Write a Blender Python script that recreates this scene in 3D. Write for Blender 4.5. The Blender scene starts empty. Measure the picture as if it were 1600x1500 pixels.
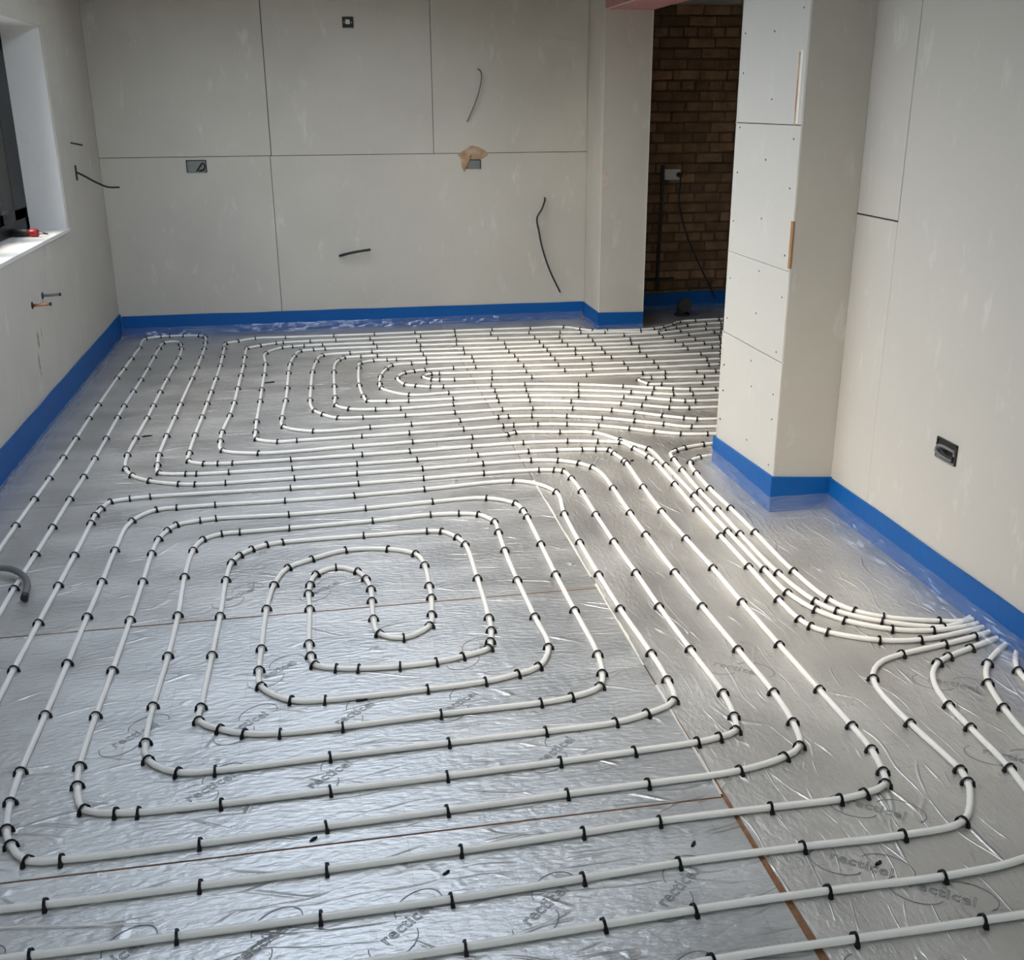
import bpy, bmesh, math, random
from mathutils import Vector, Matrix, noise

random.seed(7)
scene = bpy.context.scene
COL = scene.collection

# ------------------------------------------------------------------ camera, sky, exposure
CAM_H = 1.583
YAW, PITCH, ROLL, FOCAL_PX = 0.177002, 0.340978, -0.0056906, 1660.8
cam_data = bpy.data.cameras.new('camera')
cam_data.sensor_fit = 'HORIZONTAL'
cam_data.sensor_width = 36.0
cam_data.lens = FOCAL_PX / 1600.0 * 36.0
cam_data.clip_start = 0.05
cam = bpy.data.objects.new('camera', cam_data)
COL.objects.link(cam)
fwd = Vector((math.sin(YAW) * math.cos(PITCH), math.cos(YAW) * math.cos(PITCH), -math.sin(PITCH)))
rgt0 = Vector((math.cos(YAW), -math.sin(YAW), 0))
up0 = rgt0.cross(fwd)
rgt = math.cos(ROLL) * rgt0 + math.sin(ROLL) * up0
up = -math.sin(ROLL) * rgt0 + math.cos(ROLL) * up0
M = Matrix((rgt, up, -fwd)).transposed().to_4x4()
M.translation = Vector((0, 0, CAM_H))
cam.matrix_world = M
scene.camera = cam

SKY_STRENGTH = 1.62
world = bpy.data.worlds.new('world')
scene.world = world
world.use_nodes = True
wnt = world.node_tree
bg = wnt.nodes['Background']
sky = wnt.nodes.new('ShaderNodeTexSky')
sky.sky_type = 'NISHITA'
sky.sun_disc = False
sky.sun_elevation = math.radians(60)
sky.sun_rotation = math.radians(-112)
sky.dust_density = 2.0
sky.air_density = 1.0
sky.ozone_density = 1.0
haze = wnt.nodes.new('ShaderNodeMix')          # thin overcast: the blue sky veiled by a warm grey cloud layer
haze.data_type = 'RGBA'
haze.blend_type = 'MULTIPLY'
haze.inputs['Factor'].default_value = 1.0
haze.inputs['B'].default_value = (1.11, 1.0, 0.885, 1)
hs = wnt.nodes.new('ShaderNodeHueSaturation')
hs.inputs['Saturation'].default_value = 0.66
wnt.links.new(sky.outputs['Color'], hs.inputs['Color'])
wnt.links.new(hs.outputs['Color'], haze.inputs['A'])
wnt.links.new(haze.outputs['Result'], bg.inputs['Color'])
bg.inputs['Strength'].default_value = SKY_STRENGTH

# daylight openings of the room: the window in the left wall, the rooflight, the glazed doors behind the camera
WIN_Y0, WIN_Y1, WIN_Z0, WIN_Z1 = 4.2, 6.79, 0.90, 2.0
ROOF_X0, ROOF_X1, ROOF_Y0, ROOF_Y1 = -0.75, 0.60, 1.9, 6.8
REAR_X0, REAR_X1, REAR_Y, REAR_Z1 = -0.9, 0.4, -2.2, 2.2


def portal(name, loc, rot, sx, sy):
    l = bpy.data.lights.new(name, 'AREA')
    l.shape = 'RECTANGLE'
    l.size, l.size_y = sx, sy
    l.energy = 1
    l.cycles.is_portal = True
    o = bpy.data.objects.new(name, l)
    o.location = loc
    o.rotation_euler = rot
    COL.objects.link(o)


HP = math.pi / 2
portal('daylight_window', (-1.78, (WIN_Y0 + WIN_Y1) / 2, (WIN_Z0 + WIN_Z1) / 2), (0, -HP, 0), WIN_Z1 - WIN_Z0, WIN_Y1 - WIN_Y0)
portal('daylight_rooflight', ((ROOF_X0 + ROOF_X1) / 2, (ROOF_Y0 + ROOF_Y1) / 2, 2.66), (0, 0, 0), ROOF_X1 - ROOF_X0, ROOF_Y1 - ROOF_Y0)
portal('daylight_rear', ((REAR_X0 + REAR_X1) / 2, REAR_Y - 0.18, REAR_Z1 / 2), (HP, 0, 0), REAR_X1 - REAR_X0, REAR_Z1)

scene.view_settings.view_transform = 'Standard'
scene.view_settings.look = 'None'
scene.view_settings.exposure = 0.0
scene.view_settings.gamma = 1.0
scene.view_settings.use_curve_mapping = False
scene.cycles.max_bounces = 6
scene.cycles.diffuse_bounces = 4
scene.cycles.glossy_bounces = 3
scene.cycles.transparent_max_bounces = 10
scene.cycles.caustics_reflective = True
scene.cycles.sample_clamp_indirect = 5.0
scene.cycles.use_adaptive_sampling = True
scene.cycles.adaptive_threshold = 0.11
scene.cycles.adaptive_min_samples = 12


# ------------------------------------------------------------------ materials
def s2l(c):
    return tuple(((v / 255.0) / 12.92 if v / 255.0 <= 0.04045 else ((v / 255.0 + 0.055) / 1.055) ** 2.4) for v in c)


def mat(name, col, rough=0.6, metal=0.0, spec=0.5, var=0.0, vscale=8.0, col2=None, bump=0.0, bscale=40.0, stretch=(1, 1, 1), randobj=0.0):
    "principled material; colour wanders towards col2 by noise, optional bump and per-object shift"
    m = bpy.data.materials.new(name)
    m.use_nodes = True
    nt = m.node_tree
    b = nt.nodes['Principled BSDF']
    b.inputs['Base Color'].default_value = (*col, 1)
    b.inputs['Roughness'].default_value = rough
    b.inputs['Metallic'].default_value = metal
    b.inputs['Specular IOR Level'].default_value = spec
    if var or bump or randobj:
        tc = nt.nodes.new('ShaderNodeNewGeometry')
        mp = nt.nodes.new('ShaderNodeMapping')
        mp.inputs['Scale'].default_value = stretch
        nt.links.new(tc.outputs['Position'], mp.inputs['Vector'])
    src = None
    if var:
        n = nt.nodes.new('ShaderNodeTexNoise')
        n.inputs['Scale'].default_value = vscale
        n.inputs['Detail'].default_value = 5
        nt.links.new(mp.outputs[0], n.inputs['Vector'])
        r = nt.nodes.new('ShaderNodeMapRange')
        r.inputs['From Min'].default_value = 0.35
        r.inputs['From Max'].default_value = 0.7
        r.inputs['To Max'].default_value = var
        nt.links.new(n.outputs['Fac'], r.inputs['Value'])
        mx = nt.nodes.new('ShaderNodeMix')
        mx.data_type = 'RGBA'
        mx.inputs['A'].default_value = (*col, 1)
        mx.inputs['B'].default_value = (*(col2 or tuple(c * 0.6 for c in col)), 1)
        nt.links.new(r.outputs['Result'], mx.inputs['Factor'])
        src = mx.outputs['Result']
    if randobj:
        oi = nt.nodes.new('ShaderNodeObjectInfo')
        r2 = nt.nodes.new('ShaderNodeMapRange')
        r2.inputs['To Min'].default_value = 1 - randobj
        r2.inputs['To Max'].default_value = 1 + randobj
        nt.links.new(oi.outputs['Random'], r2.inputs['Value'])
        mu = nt.nodes.new('ShaderNodeMix')
        mu.data_type = 'RGBA'
        mu.blend_type = 'MULTIPLY'
        mu.inputs['Factor'].default_value = 1
        mu.inputs['A'].default_value = (*col, 1)
        if src:
            nt.links.new(src, mu.inputs['A'])
        cb = nt.nodes.new('ShaderNodeCombineColor')
        for k in range(3):
            nt.links.new(r2.outputs['Result'], cb.inputs[k])
        nt.links.new(cb.outputs[0], mu.inputs['B'])
        src = mu.outputs['Result']
    if src:
        nt.links.new(src, b.inputs['Base Color'])
    if bump:
        n2 = nt.nodes.new('ShaderNodeTexNoise')
        n2.inputs['Scale'].default_value = bscale
        n2.inputs['Detail'].default_value = 3
        nt.links.new(mp.outputs[0], n2.inputs['Vector'])
        bp = nt.nodes.new('ShaderNodeBump')
        bp.inputs['Strength'].default_value = bump
        bp.inputs['Distance'].default_value = 0.01
        nt.links.new(n2.outputs['Fac'], bp.inputs['Height'])
        nt.links.new(bp.outputs[0], b.inputs['Normal'])
    return m


def plaster(name, col, scuff=(0.74, 0.73, 0.70), dirt=0.5):
    "paper-faced plasterboard: blotches, pale scuffs with a slant, faint joints of skim"
    m = mat(name, col, rough=0.75, spec=0.25, var=dirt, vscale=1.7, col2=tuple(c * 0.82 for c in col))
    nt = m.node_tree
    b = nt.nodes['Principled BSDF']
    src = b.inputs['Base Color'].links[0].from_socket
    g = nt.nodes.new('ShaderNodeNewGeometry')
    mp = nt.nodes.new('ShaderNodeMapping')
    mp.inputs['Scale'].default_value = (3.0, 3.0, 1.2)
    mp.inputs['Rotation'].default_value = (0.3, 0.25, 0.2)
    nt.links.new(g.outputs['Position'], mp.inputs['Vector'])
    n = nt.nodes.new('ShaderNodeTexNoise')
    n.inputs['Scale'].default_value = 3.2
    n.inputs['Detail'].default_value = 7
    n.inputs['Roughness'].default_value = 0.68
    nt.links.new(mp.outputs[0], n.inputs['Vector'])
    r = nt.nodes.new('ShaderNodeMapRange')
    r.inputs['From Min'].default_value = 0.585
    r.inputs['From Max'].default_value = 0.74
    r.inputs['To Max'].default_value = 0.6
    nt.links.new(n.outputs['Fac'], r.inputs['Value'])
    mx = nt.nodes.new('ShaderNodeMix')
    mx.data_type = 'RGBA'
    nt.links.new(src, mx.inputs['A'])
    mx.inputs['B'].default_value = (*scuff, 1)
    nt.links.new(r.outputs['Result'], mx.inputs['Factor'])
    nt.links.new(mx.outputs['Result'], b.inputs['Base Color'])
    return m


def foil_material(name, rough, tint, stretch, crinkle=0.5):
    "crinkled aluminium facing with a faint printed grid of dotted lines"
    m = bpy.data.materials.new(name)
    m.use_nodes = True
    nt = m.node_tree
    L = nt.links.new
    b = nt.nodes['Principled BSDF']
    b.inputs['Metallic'].default_value = 0.82
    g = nt.nodes.new('ShaderNodeNewGeometry')
    mp = nt.nodes.new('ShaderNodeMapping')
    mp.inputs['Scale'].default_value = stretch
    L(g.outputs['Position'], mp.inputs['Vector'])
    # cloudy tone of the facing
    n = nt.nodes.new('ShaderNodeTexNoise')
    n.inputs['Scale'].default_value = 2.2
    n.inputs['Detail'].default_value = 4
    L(mp.outputs[0], n.inputs['Vector'])
    cr = nt.nodes.new('ShaderNodeValToRGB')
    cr.color_ramp.elements[0].position = 0.3
    cr.color_ramp.elements[1].position = 0.72
    cr.color_ramp.elements[0].color = (*[c * 0.76 for c in tint], 1)
    cr.color_ramp.elements[1].color = (*tint, 1)
    L(n.outputs['Fac'], cr.inputs['Fac'])
    # printed dotted grid, 100 mm
    sx = nt.nodes.new('ShaderNodeSeparateXYZ')
    L(g.outputs['Position'], sx.inputs[0])

    def line(axis, off, width):
        a = nt.nodes.new('ShaderNodeMath'); a.operation = 'ADD'; a.inputs[1].default_value = off
        L(sx.outputs[axis], a.inputs[0])
        w = nt.nodes.new('ShaderNodeMath'); w.operation = 'PINGPONG'; w.inputs[1].default_value = 0.05
        L(a.outputs[0], w.inputs[0])
        t = nt.nodes.new('ShaderNodeMath'); t.operation = 'LESS_THAN'; t.inputs[1].default_value = width
        L(w.outputs[0], t.inputs[0])
        return t

    def dots(axis):
        w = nt.nodes.new('ShaderNodeMath'); w.operation = 'PINGPONG'; w.inputs[1].default_value = 0.006
        L(sx.outputs[axis], w.inputs[0])
        t = nt.nodes.new('ShaderNodeMath'); t.operation = 'LESS_THAN'; t.inputs[1].default_value = 0.0035
        L(w.outputs[0], t.inputs[0])
        return t

    def mul(a, c):
        t = nt.nodes.new('ShaderNodeMath'); t.operation = 'MULTIPLY'
        L(a.outputs[0], t.inputs[0])
        if isinstance(c, float):
            t.inputs[1].default_value = c
        else:
            L(c.outputs[0], t.inputs[1])
        return t
    gx = mul(line('X', 0.084, 0.0011), dots('Y'))
    gy = mul(line('Y', 0.03, 0.0011), dots('X'))
    mxm = nt.nodes.new('ShaderNodeMath'); mxm.operation = 'MAXIMUM'
    L(gx.outputs[0], mxm.inputs[0]); L(gy.outputs[0], mxm.inputs[1])
    brk = nt.nodes.new('ShaderNodeMapRange')
    brk.inputs['From Min'].default_value = 0.42; brk.inputs['From Max'].default_value = 0.62; brk.inputs['To Max'].default_value = 0.42
    nb_ = nt.nodes.new('ShaderNodeTexNoise'); nb_.inputs['Scale'].default_value = 7; nb_.inputs['Detail'].default_value = 1
    L(g.outputs['Position'], nb_.inputs['Vector']); L(nb_.outputs['Fac'], brk.inputs['Value'])
    fac = mul(mxm, brk)
    mx = nt.nodes.new('ShaderNodeMix'); mx.data_type = 'RGBA'
    L(cr.outputs['Color'], mx.inputs['A'])
    mx.inputs['B'].default_value = (0.18, 0.19, 0.2, 1)
    L(fac.outputs[0], mx.inputs['Factor'])
    L(mx.outputs['Result'], b.inputs['Base Color'])
    # roughness wanders
    rr = nt.nodes.new('ShaderNodeMapRange')
    rr.inputs['From Min'].default_value = 0.3; rr.inputs['From Max'].default_value = 0.7
    rr.inputs['To Min'].default_value = rough - 0.06; rr.inputs['To Max'].default_value = rough + 0.08
    L(n.outputs['Fac'], rr.inputs['Value'])
    L(rr.outputs['Result'], b.inputs['Roughness'])
    # crinkles: ridged fine noise plus long soft waves
    n1 = nt.nodes.new('ShaderNodeTexNoise'); n1.inputs['Scale'].default_value = 34; n1.inputs['Detail'].default_value = 4
    n1.inputs['Distortion'].default_value = 0.0
    L(mp.outputs[0], n1.inputs['Vector'])
    n2 = nt.nodes.new('ShaderNodeTexNoise'); n2.inputs['Scale'].default_value = 6; n2.inputs['Detail'].default_value = 2
    n2.inputs['Distortion'].default_value = 0.0
    L(mp.outputs[0], n2.inputs['Vector'])
    rid = nt.nodes.new('ShaderNodeMath'); rid.operation = 'PINGPONG'; rid.inputs[1].default_value = 0.07
    L(n2.outputs['Fac'], rid.inputs[0])
    ad0 = nt.nodes.new('ShaderNodeMath'); ad0.operation = 'MULTIPLY_ADD'; ad0.inputs[1].default_value = 1.8
    L(rid.outputs[0], ad0.inputs[0]); L(n1.outputs['Fac'], ad0.inputs[2])
    # long sharp creases in the facing
    mp2 = nt.nodes.new('ShaderNodeMapping')
    mp2.inputs['Scale'].default_value = (1.3, 6.5, 1.0) if stretch[1] > stretch[0] else (7.0, 1.1, 1.0)
    mp2.inputs['Rotation'].default_value = (0, 0, 0.12 if stretch[1] > stretch[0] else 0.05)
    nd = nt.nodes.new('ShaderNodeTexNoise'); nd.inputs['Scale'].default_value = 3.0; nd.inputs['Detail'].default_value = 1
    L(g.outputs['Position'], nd.inputs['Vector'])
    dm = nt.nodes.new('ShaderNodeVectorMath'); dm.operation = 'MULTIPLY_ADD'; dm.inputs[1].default_value = (0.12, 0.12, 0)
    L(nd.outputs['Color'], dm.inputs[0]); L(g.outputs['Position'], dm.inputs[2])
    L(dm.outputs[0], mp2.inputs['Vector'])
    vo = nt.nodes.new('ShaderNodeTexVoronoi'); vo.feature = 'DISTANCE_TO_EDGE'; vo.inputs['Scale'].default_value = 2.1
    L(mp2.outputs[0], vo.inputs['Vector'])
    crs = nt.nodes.new('ShaderNodeMapRange'); crs.interpolation_type = 'SMOOTHSTEP'
    crs.inputs['From Max'].default_value = 0.035; crs.inputs['To Min'].default_value = 0.9; crs.inputs['To Max'].default_value = 0.0
    L(vo.outputs['Distance'], crs.inputs['Value'])
    msk = nt.nodes.new('ShaderNodeMapRange'); msk.inputs['From Min'].default_value = 0.45; msk.inputs['From Max'].default_value = 0.62
    L(nb_.outputs['Fac'], msk.inputs['Value'])
    crm = nt.nodes.new('ShaderNodeMath'); crm.operation = 'MULTIPLY'
    L(crs.outputs['Result'], crm.inputs[0]); L(msk.outputs['Result'], crm.inputs[1])
    ad = nt.nodes.new('ShaderNodeMath'); ad.operation = 'ADD'
    L(ad0.outputs[0], ad.inputs[0]); L(crm.outputs[0], ad.inputs[1])
    bp = nt.nodes.new('ShaderNodeBump')
    bp.inputs['Strength'].default_value = crinkle
    bp.inputs['Distance'].default_value = 0.006
    L(ad.outputs[0], bp.inputs['Height'])
    L(bp.outputs[0], b.inputs['Normal'])
    return m


def facing_reflectance(nt, f0, f90, power):
    "two-sided thin-sheet reflectance that rises towards grazing"
    lw = nt.nodes.new('ShaderNodeLayerWeight')
    p = nt.nodes.new('ShaderNodeMath'); p.operation = 'POWER'; p.inputs[1].default_value = power
    nt.links.new(lw.outputs['Facing'], p.inputs[0])
    r = nt.nodes.new('ShaderNodeMath'); r.operation = 'MULTIPLY_ADD'; r.inputs[1].default_value = f90 - f0; r.inputs[2].default_value = f0
    nt.links.new(p.outputs[0], r.inputs[0])
    return r


def film_material(name, clear, white):
    "thin clear polythene: mostly see-through, glossy, a little milky"
    m = bpy.data.materials.new(name)
    m.use_nodes = True
    nt = m.node_tree
    nt.nodes.remove(nt.nodes['Principled BSDF'])
    out = nt.nodes['Material Output']
    t = nt.nodes.new('ShaderNodeBsdfTransparent')
    t.inputs[0].default_value = (0.97, 0.98, 1.0, 1)
    gl = nt.nodes.new('ShaderNodeBsdfGlossy')
    gl.inputs['Roughness'].default_value = 0.16
    df = nt.nodes.new('ShaderNodeBsdfTranslucent')
    df2 = nt.nodes.new('ShaderNodeBsdfDiffuse')
    fr = facing_reflectance(nt, 0.06, 0.65, 3.0)
    a = nt.nodes.new('ShaderNodeAddShader')
    nt.links.new(df.outputs[0], a.inputs[0]); nt.links.new(df2.outputs[0], a.inputs[1])
    df.inputs[0].default_value = (0.45, 0.48, 0.52, 1); df2.inputs[0].default_value = (0.45, 0.48, 0.52, 1)
    m1 = nt.nodes.new('ShaderNodeMixShader'); m1.inputs[0].default_value = white
    nt.links.new(t.outputs[0], m1.inputs[1]); nt.links.new(a.outputs[0], m1.inputs[2])
    m2 = nt.nodes.new('ShaderNodeMixShader')
    nt.links.new(fr.outputs[0], m2.inputs[0]); nt.links.new(m1.outputs[0], m2.inputs[1]); nt.links.new(gl.outputs[0], m2.inputs[2])
    nt.links.new(m2.outputs[0], out.inputs['Surface'])
    return m


MAT = {}
MAT['board'] = plaster('plasterboard_paper', (0.585, 0.555, 0.50))
MAT['board_right'] = plaster('plasterboard_right', (0.575, 0.555, 0.52), dirt=0.15)
MAT['board_pier'] = plaster('plasterboard_ivory', (0.535, 0.53, 0.51), scuff=(0.6, 0.595, 0.57), dirt=0.12)
MAT['board_reveal'] = plaster('plasterboard_reveal', (0.82, 0.81, 0.805), dirt=0.1)
MAT['backing'] = mat('wall_backing', (0.11, 0.095, 0.08), rough=0.9)
MAT['ceiling'] = mat('ceiling_board', (0.32, 0.30, 0.265), rough=0.8, var=0.2, vscale=2)
MAT['pink'] = mat('pink_fire_board', (0.52, 0.24, 0.23), rough=0.75, var=0.2, vscale=5)
MAT['paper_edge'] = mat('board_paper_edge', (0.72, 0.70, 0.66), rough=0.8)
MAT['blue'] = mat('blue_edging_foam', (0.003, 0.10, 0.37), rough=0.45, spec=0.25, var=0.25, vscale=6, col2=(0.002, 0.075, 0.31), bump=0.15, bscale=30)
MAT['pipe'] = mat('white_pipe_plastic', (0.89, 0.885, 0.86), rough=0.36, spec=0.45, var=0.12, vscale=3, col2=(0.85, 0.845, 0.81))
MAT['clip'] = mat('black_clip_plastic', (0.006, 0.006, 0.007), rough=0.5, spec=0.25)
MAT['foam_edge'] = mat('insulation_foam_edge', (0.30, 0.15, 0.075), rough=0.9, var=0.5, vscale=60, col2=(0.16, 0.07, 0.035), bump=0.4, bscale=150)
MAT['slab'] = mat('floor_slab', (0.2, 0.19, 0.18), rough=0.9)
MAT['foil_a'] = foil_material('foil_bright', 0.47, (0.71, 0.724, 0.733), (1.0, 2.2, 1.0), 0.7)
MAT['foil_b'] = foil_material('foil_mid', 0.46, (0.68, 0.68, 0.675), (1.0, 2.2, 1.0), 0.7)
MAT['foil_c'] = foil_material('foil_grey', 0.46, (0.72, 0.712, 0.695), (1.9, 1.0, 1.0), 0.7)
MAT['ink'] = mat('grey_print_ink', (0.20, 0.21, 0.225), rough=0.5)
MAT['film'] = film_material('clear_polythene', 0.8, 0.11)
MAT['dark_frame'] = mat('anthracite_frame', (0.008, 0.009, 0.010), rough=0.4, spec=0.2)
MAT['sill'] = mat('white_sill', (0.82, 0.81, 0.79), rough=0.45, var=0.15, vscale=9)
MAT['brick'] = mat('bare_brick', (0.235, 0.145, 0.082), rough=0.95, var=0.75, vscale=11, col2=(0.14, 0.078, 0.04), bump=0.7, bscale=45, randobj=0.3)
MAT['mortar'] = mat('raked_mortar', (0.13, 0.082, 0.047), rough=0.95, var=0.5, vscale=20)
MAT['cable'] = mat('black_cable', (0.02, 0.02, 0.022), rough=0.55)
MAT['cable_grey'] = mat('grey_cable', (0.16, 0.16, 0.16), rough=0.55)
MAT['box_metal'] = mat('galvanised_box', (0.24, 0.25, 0.245), rough=0.5, metal=0.4, var=0.4, vscale=30)
MAT['box_dark'] = mat('box_inside_dark', (0.03, 0.03, 0.028), rough=0.8)
MAT['foam_orange'] = mat('expanding_foam', (0.40, 0.21, 0.105), rough=0.9, var=0.9, vscale=14, col2=(0.54, 0.44, 0.33), bump=0.6, bscale=60)
MAT['stain'] = mat('orange_stain', (0.62, 0.46, 0.36), rough=0.85, var=0.9, vscale=30, col2=(0.66, 0.62, 0.56))
MAT['stain_dark'] = mat('brown_stain', (0.30, 0.22, 0.16), rough=0.85, var=0.9, vscale=40, col2=(0.60, 0.56, 0.50))
MAT['copper'] = mat('copper_pipe', (0.55, 0.25, 0.14), rough=0.35, metal=0.9)
MAT['red'] = mat('red_plastic', (0.36, 0.015, 0.02), rough=0.4)
MAT['white_plastic'] = mat('white_plastic', (0.66, 0.66, 0.62), rough=0.45)
MAT['screw'] = mat('screw_head', (0.10, 0.10, 0.10), rough=0.5, metal=0.4)
MAT['timber'] = mat('bare_timber', (0.34, 0.19, 0.09), rough=0.85, var=0.4, vscale=25)
MAT['steel'] = mat('steel_bit', (0.5, 0.5, 0.5), rough=0.3, metal=0.9)
MAT['fence'] = mat('dark_backdrop_timber', (0.025, 0.027, 0.024), rough=0.8, var=0.4, vscale=12)
MAT['ground'] = mat('paved_ground', (0.30, 0.29, 0.27), rough=0.9, var=0.3, vscale=2)


def glass_material():
    m = bpy.data.materials.new('window_glass')
    m.use_nodes = True
    nt = m.node_tree
    nt.nodes.remove(nt.nodes['Principled BSDF'])
    t = nt.nodes.new('ShaderNodeBsdfTransparent'); t.inputs[0].default_value = (0.88, 0.91, 0.90, 1)
    gl = nt.nodes.new('ShaderNodeBsdfGlossy'); gl.inputs['Roughness'].default_value = 0.02
    fr = facing_reflectance(nt, 0.04, 0.35, 5.0)
    mx = nt.nodes.new('ShaderNodeMixShader')
    nt.links.new(fr.outputs[0], mx.inputs[0]); nt.links.new(t.outputs[0], mx.inputs[1]); nt.links.new(gl.outputs[0], mx.inputs[2])
    nt.links.new(mx.outputs[0], nt.nodes['Material Output'].inputs['Surface'])
    return m


MAT['glass'] = glass_material()


# ------------------------------------------------------------------ mesh helpers
def tag(o, label=None, cat=None, group=None, kind=None):
    if label: o['label'] = label
    if cat: o['category'] = cat
    if group: o['group'] = group
    if kind: o['kind'] = kind
    return o


def empty(name, loc):
    o = bpy.data.objects.new(name, None)
    o.empty_display_size = 0.1
    o.location = loc
    COL.objects.link(o)
    return o


def link_mesh(name, me, material, parent=None, loc=None):
    o = bpy.data.objects.new(name, me)
    if material and not me.materials:
        me.materials.append(MAT[material])
    COL.objects.link(o)
    if parent:
        o.parent = parent
    if loc is not None:
        o.location = loc
    return o


class MB:
    "collects shapes in world coordinates, then builds one mesh object"
    def __init__(self):
        self.v, self.f = [], []

    def add(self, vs, fs):
        k = len(self.v)
        self.v += [tuple(p) for p in vs]
        self.f += [tuple(i + k for i in f) for f in fs]
        return self

    def box(self, x0, x1, y0, y1, z0, z1):
        vs = [(x, y, z) for z in (z0, z1) for y in (y0, y1) for x in (x0, x1)]
        return self.add(vs, [(0, 2, 3, 1), (4, 5, 7, 6), (0, 1, 5, 4), (2, 6, 7, 3), (0, 4, 6, 2), (1, 3, 7, 5)])

    def prism(self, poly, z0, z1):
        n = len(poly)
        vs = [(x, y, z0) for x, y in poly] + [(x, y, z1) for x, y in poly]
        fs = [tuple(range(n - 1, -1, -1)), tuple(range(n, 2 * n))]
        fs += [(i, (i + 1) % n, n + (i + 1) % n, n + i) for i in range(n)]
        return self.add(vs, fs)

    def tube(self, pts, r, seg=8, cap=True, radii=None):
        pts = [Vector(p) for p in pts]
        n = len(pts)
        vs, fs = [], []
        prev = None
        for i, p in enumerate(pts):
            t = (pts[min(i + 1, n - 1)] - pts[max(i - 1, 0)]).normalized()
            if prev is None:
                a = Vector((0, 0, 1)) if abs(t.z) < 0.9 else Vector((1, 0, 0))
                u = (a - t * a.dot(t)).normalized()
            else:
                u = (prev - t * prev.dot(t)).normalized()
            prev = u
            w = t.cross(u)
            rr = radii[i] if radii else r
            for k in range(seg):
                an = 2 * math.pi * k / seg
                vs.append(p + rr * (math.cos(an) * u + math.sin(an) * w))
        for i in range(n - 1):
            for k in range(seg):
                fs.append((i * seg + k, i * seg + (k + 1) % seg, (i + 1) * seg + (k + 1) % seg, (i + 1) * seg + k))
        if cap:
            fs.append(tuple(range(seg - 1, -1, -1)))
            fs.append(tuple((n - 1) * seg + k for k in range(seg)))
        return self.add(vs, fs)

    def build(self, name, material, parent=None, base=None, bevel=0.0, smooth=False, seg=2):
        "base: world point that becomes the mesh origin (the parent's location when there is a parent)"
        p0 = Vector((0, 0, 0))
        if parent is not None:
            p = parent
            while p is not None:
                p0 += Vector(p.location)
                p = p.parent
        org = Vector(base) if base is not None else p0
        me = bpy.data.meshes.new(name)
        me.from_pydata([tuple(Vector(q) - org) for q in self.v], [], self.f)
        bm = bmesh.new()
        bm.from_mesh(me)
        bmesh.ops.recalc_face_normals(bm, faces=bm.faces)
        if bevel:
            es = [e for e in bm.edges if len(e.link_faces) == 2 and e.calc_face_angle(0) > 0.5]
            bmesh.ops.bevel(bm, geom=es, offset=bevel, segments=seg, affect='EDGES', profile=0.5)
        bm.to_mesh(me)
        bm.free()
        if smooth:
            for p in me.polygons:
                p.use_smooth = True
        o = link_mesh(name, me, material, parent, loc=org - p0)
        return o


def catmull(pts, step=0.03):
    "smooth curve through points (lists of floats), centripetal"
    P = [Vector(p) for p in pts]
    P = [P[0] * 2 - P[1]] + P + [P[-1] * 2 - P[-2]]
    out = []
    for i in range(1, len(P) - 2):
        p0, p1, p2, p3 = P[i - 1:i + 3]
        t0 = 0.0
        t1 = t0 + max((p1 - p0).length, 1e-6) ** 0.5
        t2 = t1 + max((p2 - p1).length, 1e-6) ** 0.5
        t3 = t2 + max((p3 - p2).length, 1e-6) ** 0.5
        n = max(2, int((p2 - p1).length / step))
        for k in range(n):
            t = t1 + (t2 - t1) * k / n
            a1 = p0 * ((t1 - t) / (t1 - t0)) + p1 * ((t - t0) / (t1 - t0))
            a2 = p1 * ((t2 - t) / (t2 - t1)) + p2 * ((t - t1) / (t2 - t1))
            a3 = p2 * ((t3 - t) / (t3 - t2)) + p3 * ((t - t2) / (t3 - t2))
            b1 = a1 * ((t2 - t) / (t2 - t0)) + a2 * ((t - t0) / (t2 - t0))
            b2 = a2 * ((t3 - t) / (t3 - t1)) + a3 * ((t - t1) / (t3 - t1))
            out.append(b1 * ((t2 - t) / (t2 - t1)) + b2 * ((t - t1) / (t2 - t1)))
    out.append(P[-2].copy())
    return out


# ------------------------------------------------------------------ the shell
XL, XR, YB, YF, ZC = -1.438, 2.008, 8.0, REAR_Y, 2.42
PIER_X, PIER_Y0, PIER_Y1 = 1.755, 3.81, 4.455
NIB_X1, NIB_Y = 2.345, 7.555
SIDE_X1, BRICK_Y, SIDE_Y0, SIDE_Z = 4.9, 8.25, 1.6, 2.262
SOFFIT_Z = 2.172
BT = 0.0125     # plasterboard thickness

ground = tag(MB().box(-40, 40, -40, 40, -0.32, -0.30).build('ground', 'ground'), kind='structure')
floor = tag(MB().box(XL - 0.35, SIDE_X1 + 0.2, YF - 0.2, BRICK_Y + 0.15, -0.25, -0.06).build('floor', 'slab'), kind='structure')


def board(parent, material, x0, x1, y0, y1, z0, z1, bevel=0.0015, name='plasterboard'):
    return MB().box(x0, x1, y0, y1, z0, z1).build(name, material, parent, bevel=bevel, seg=1)


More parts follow.
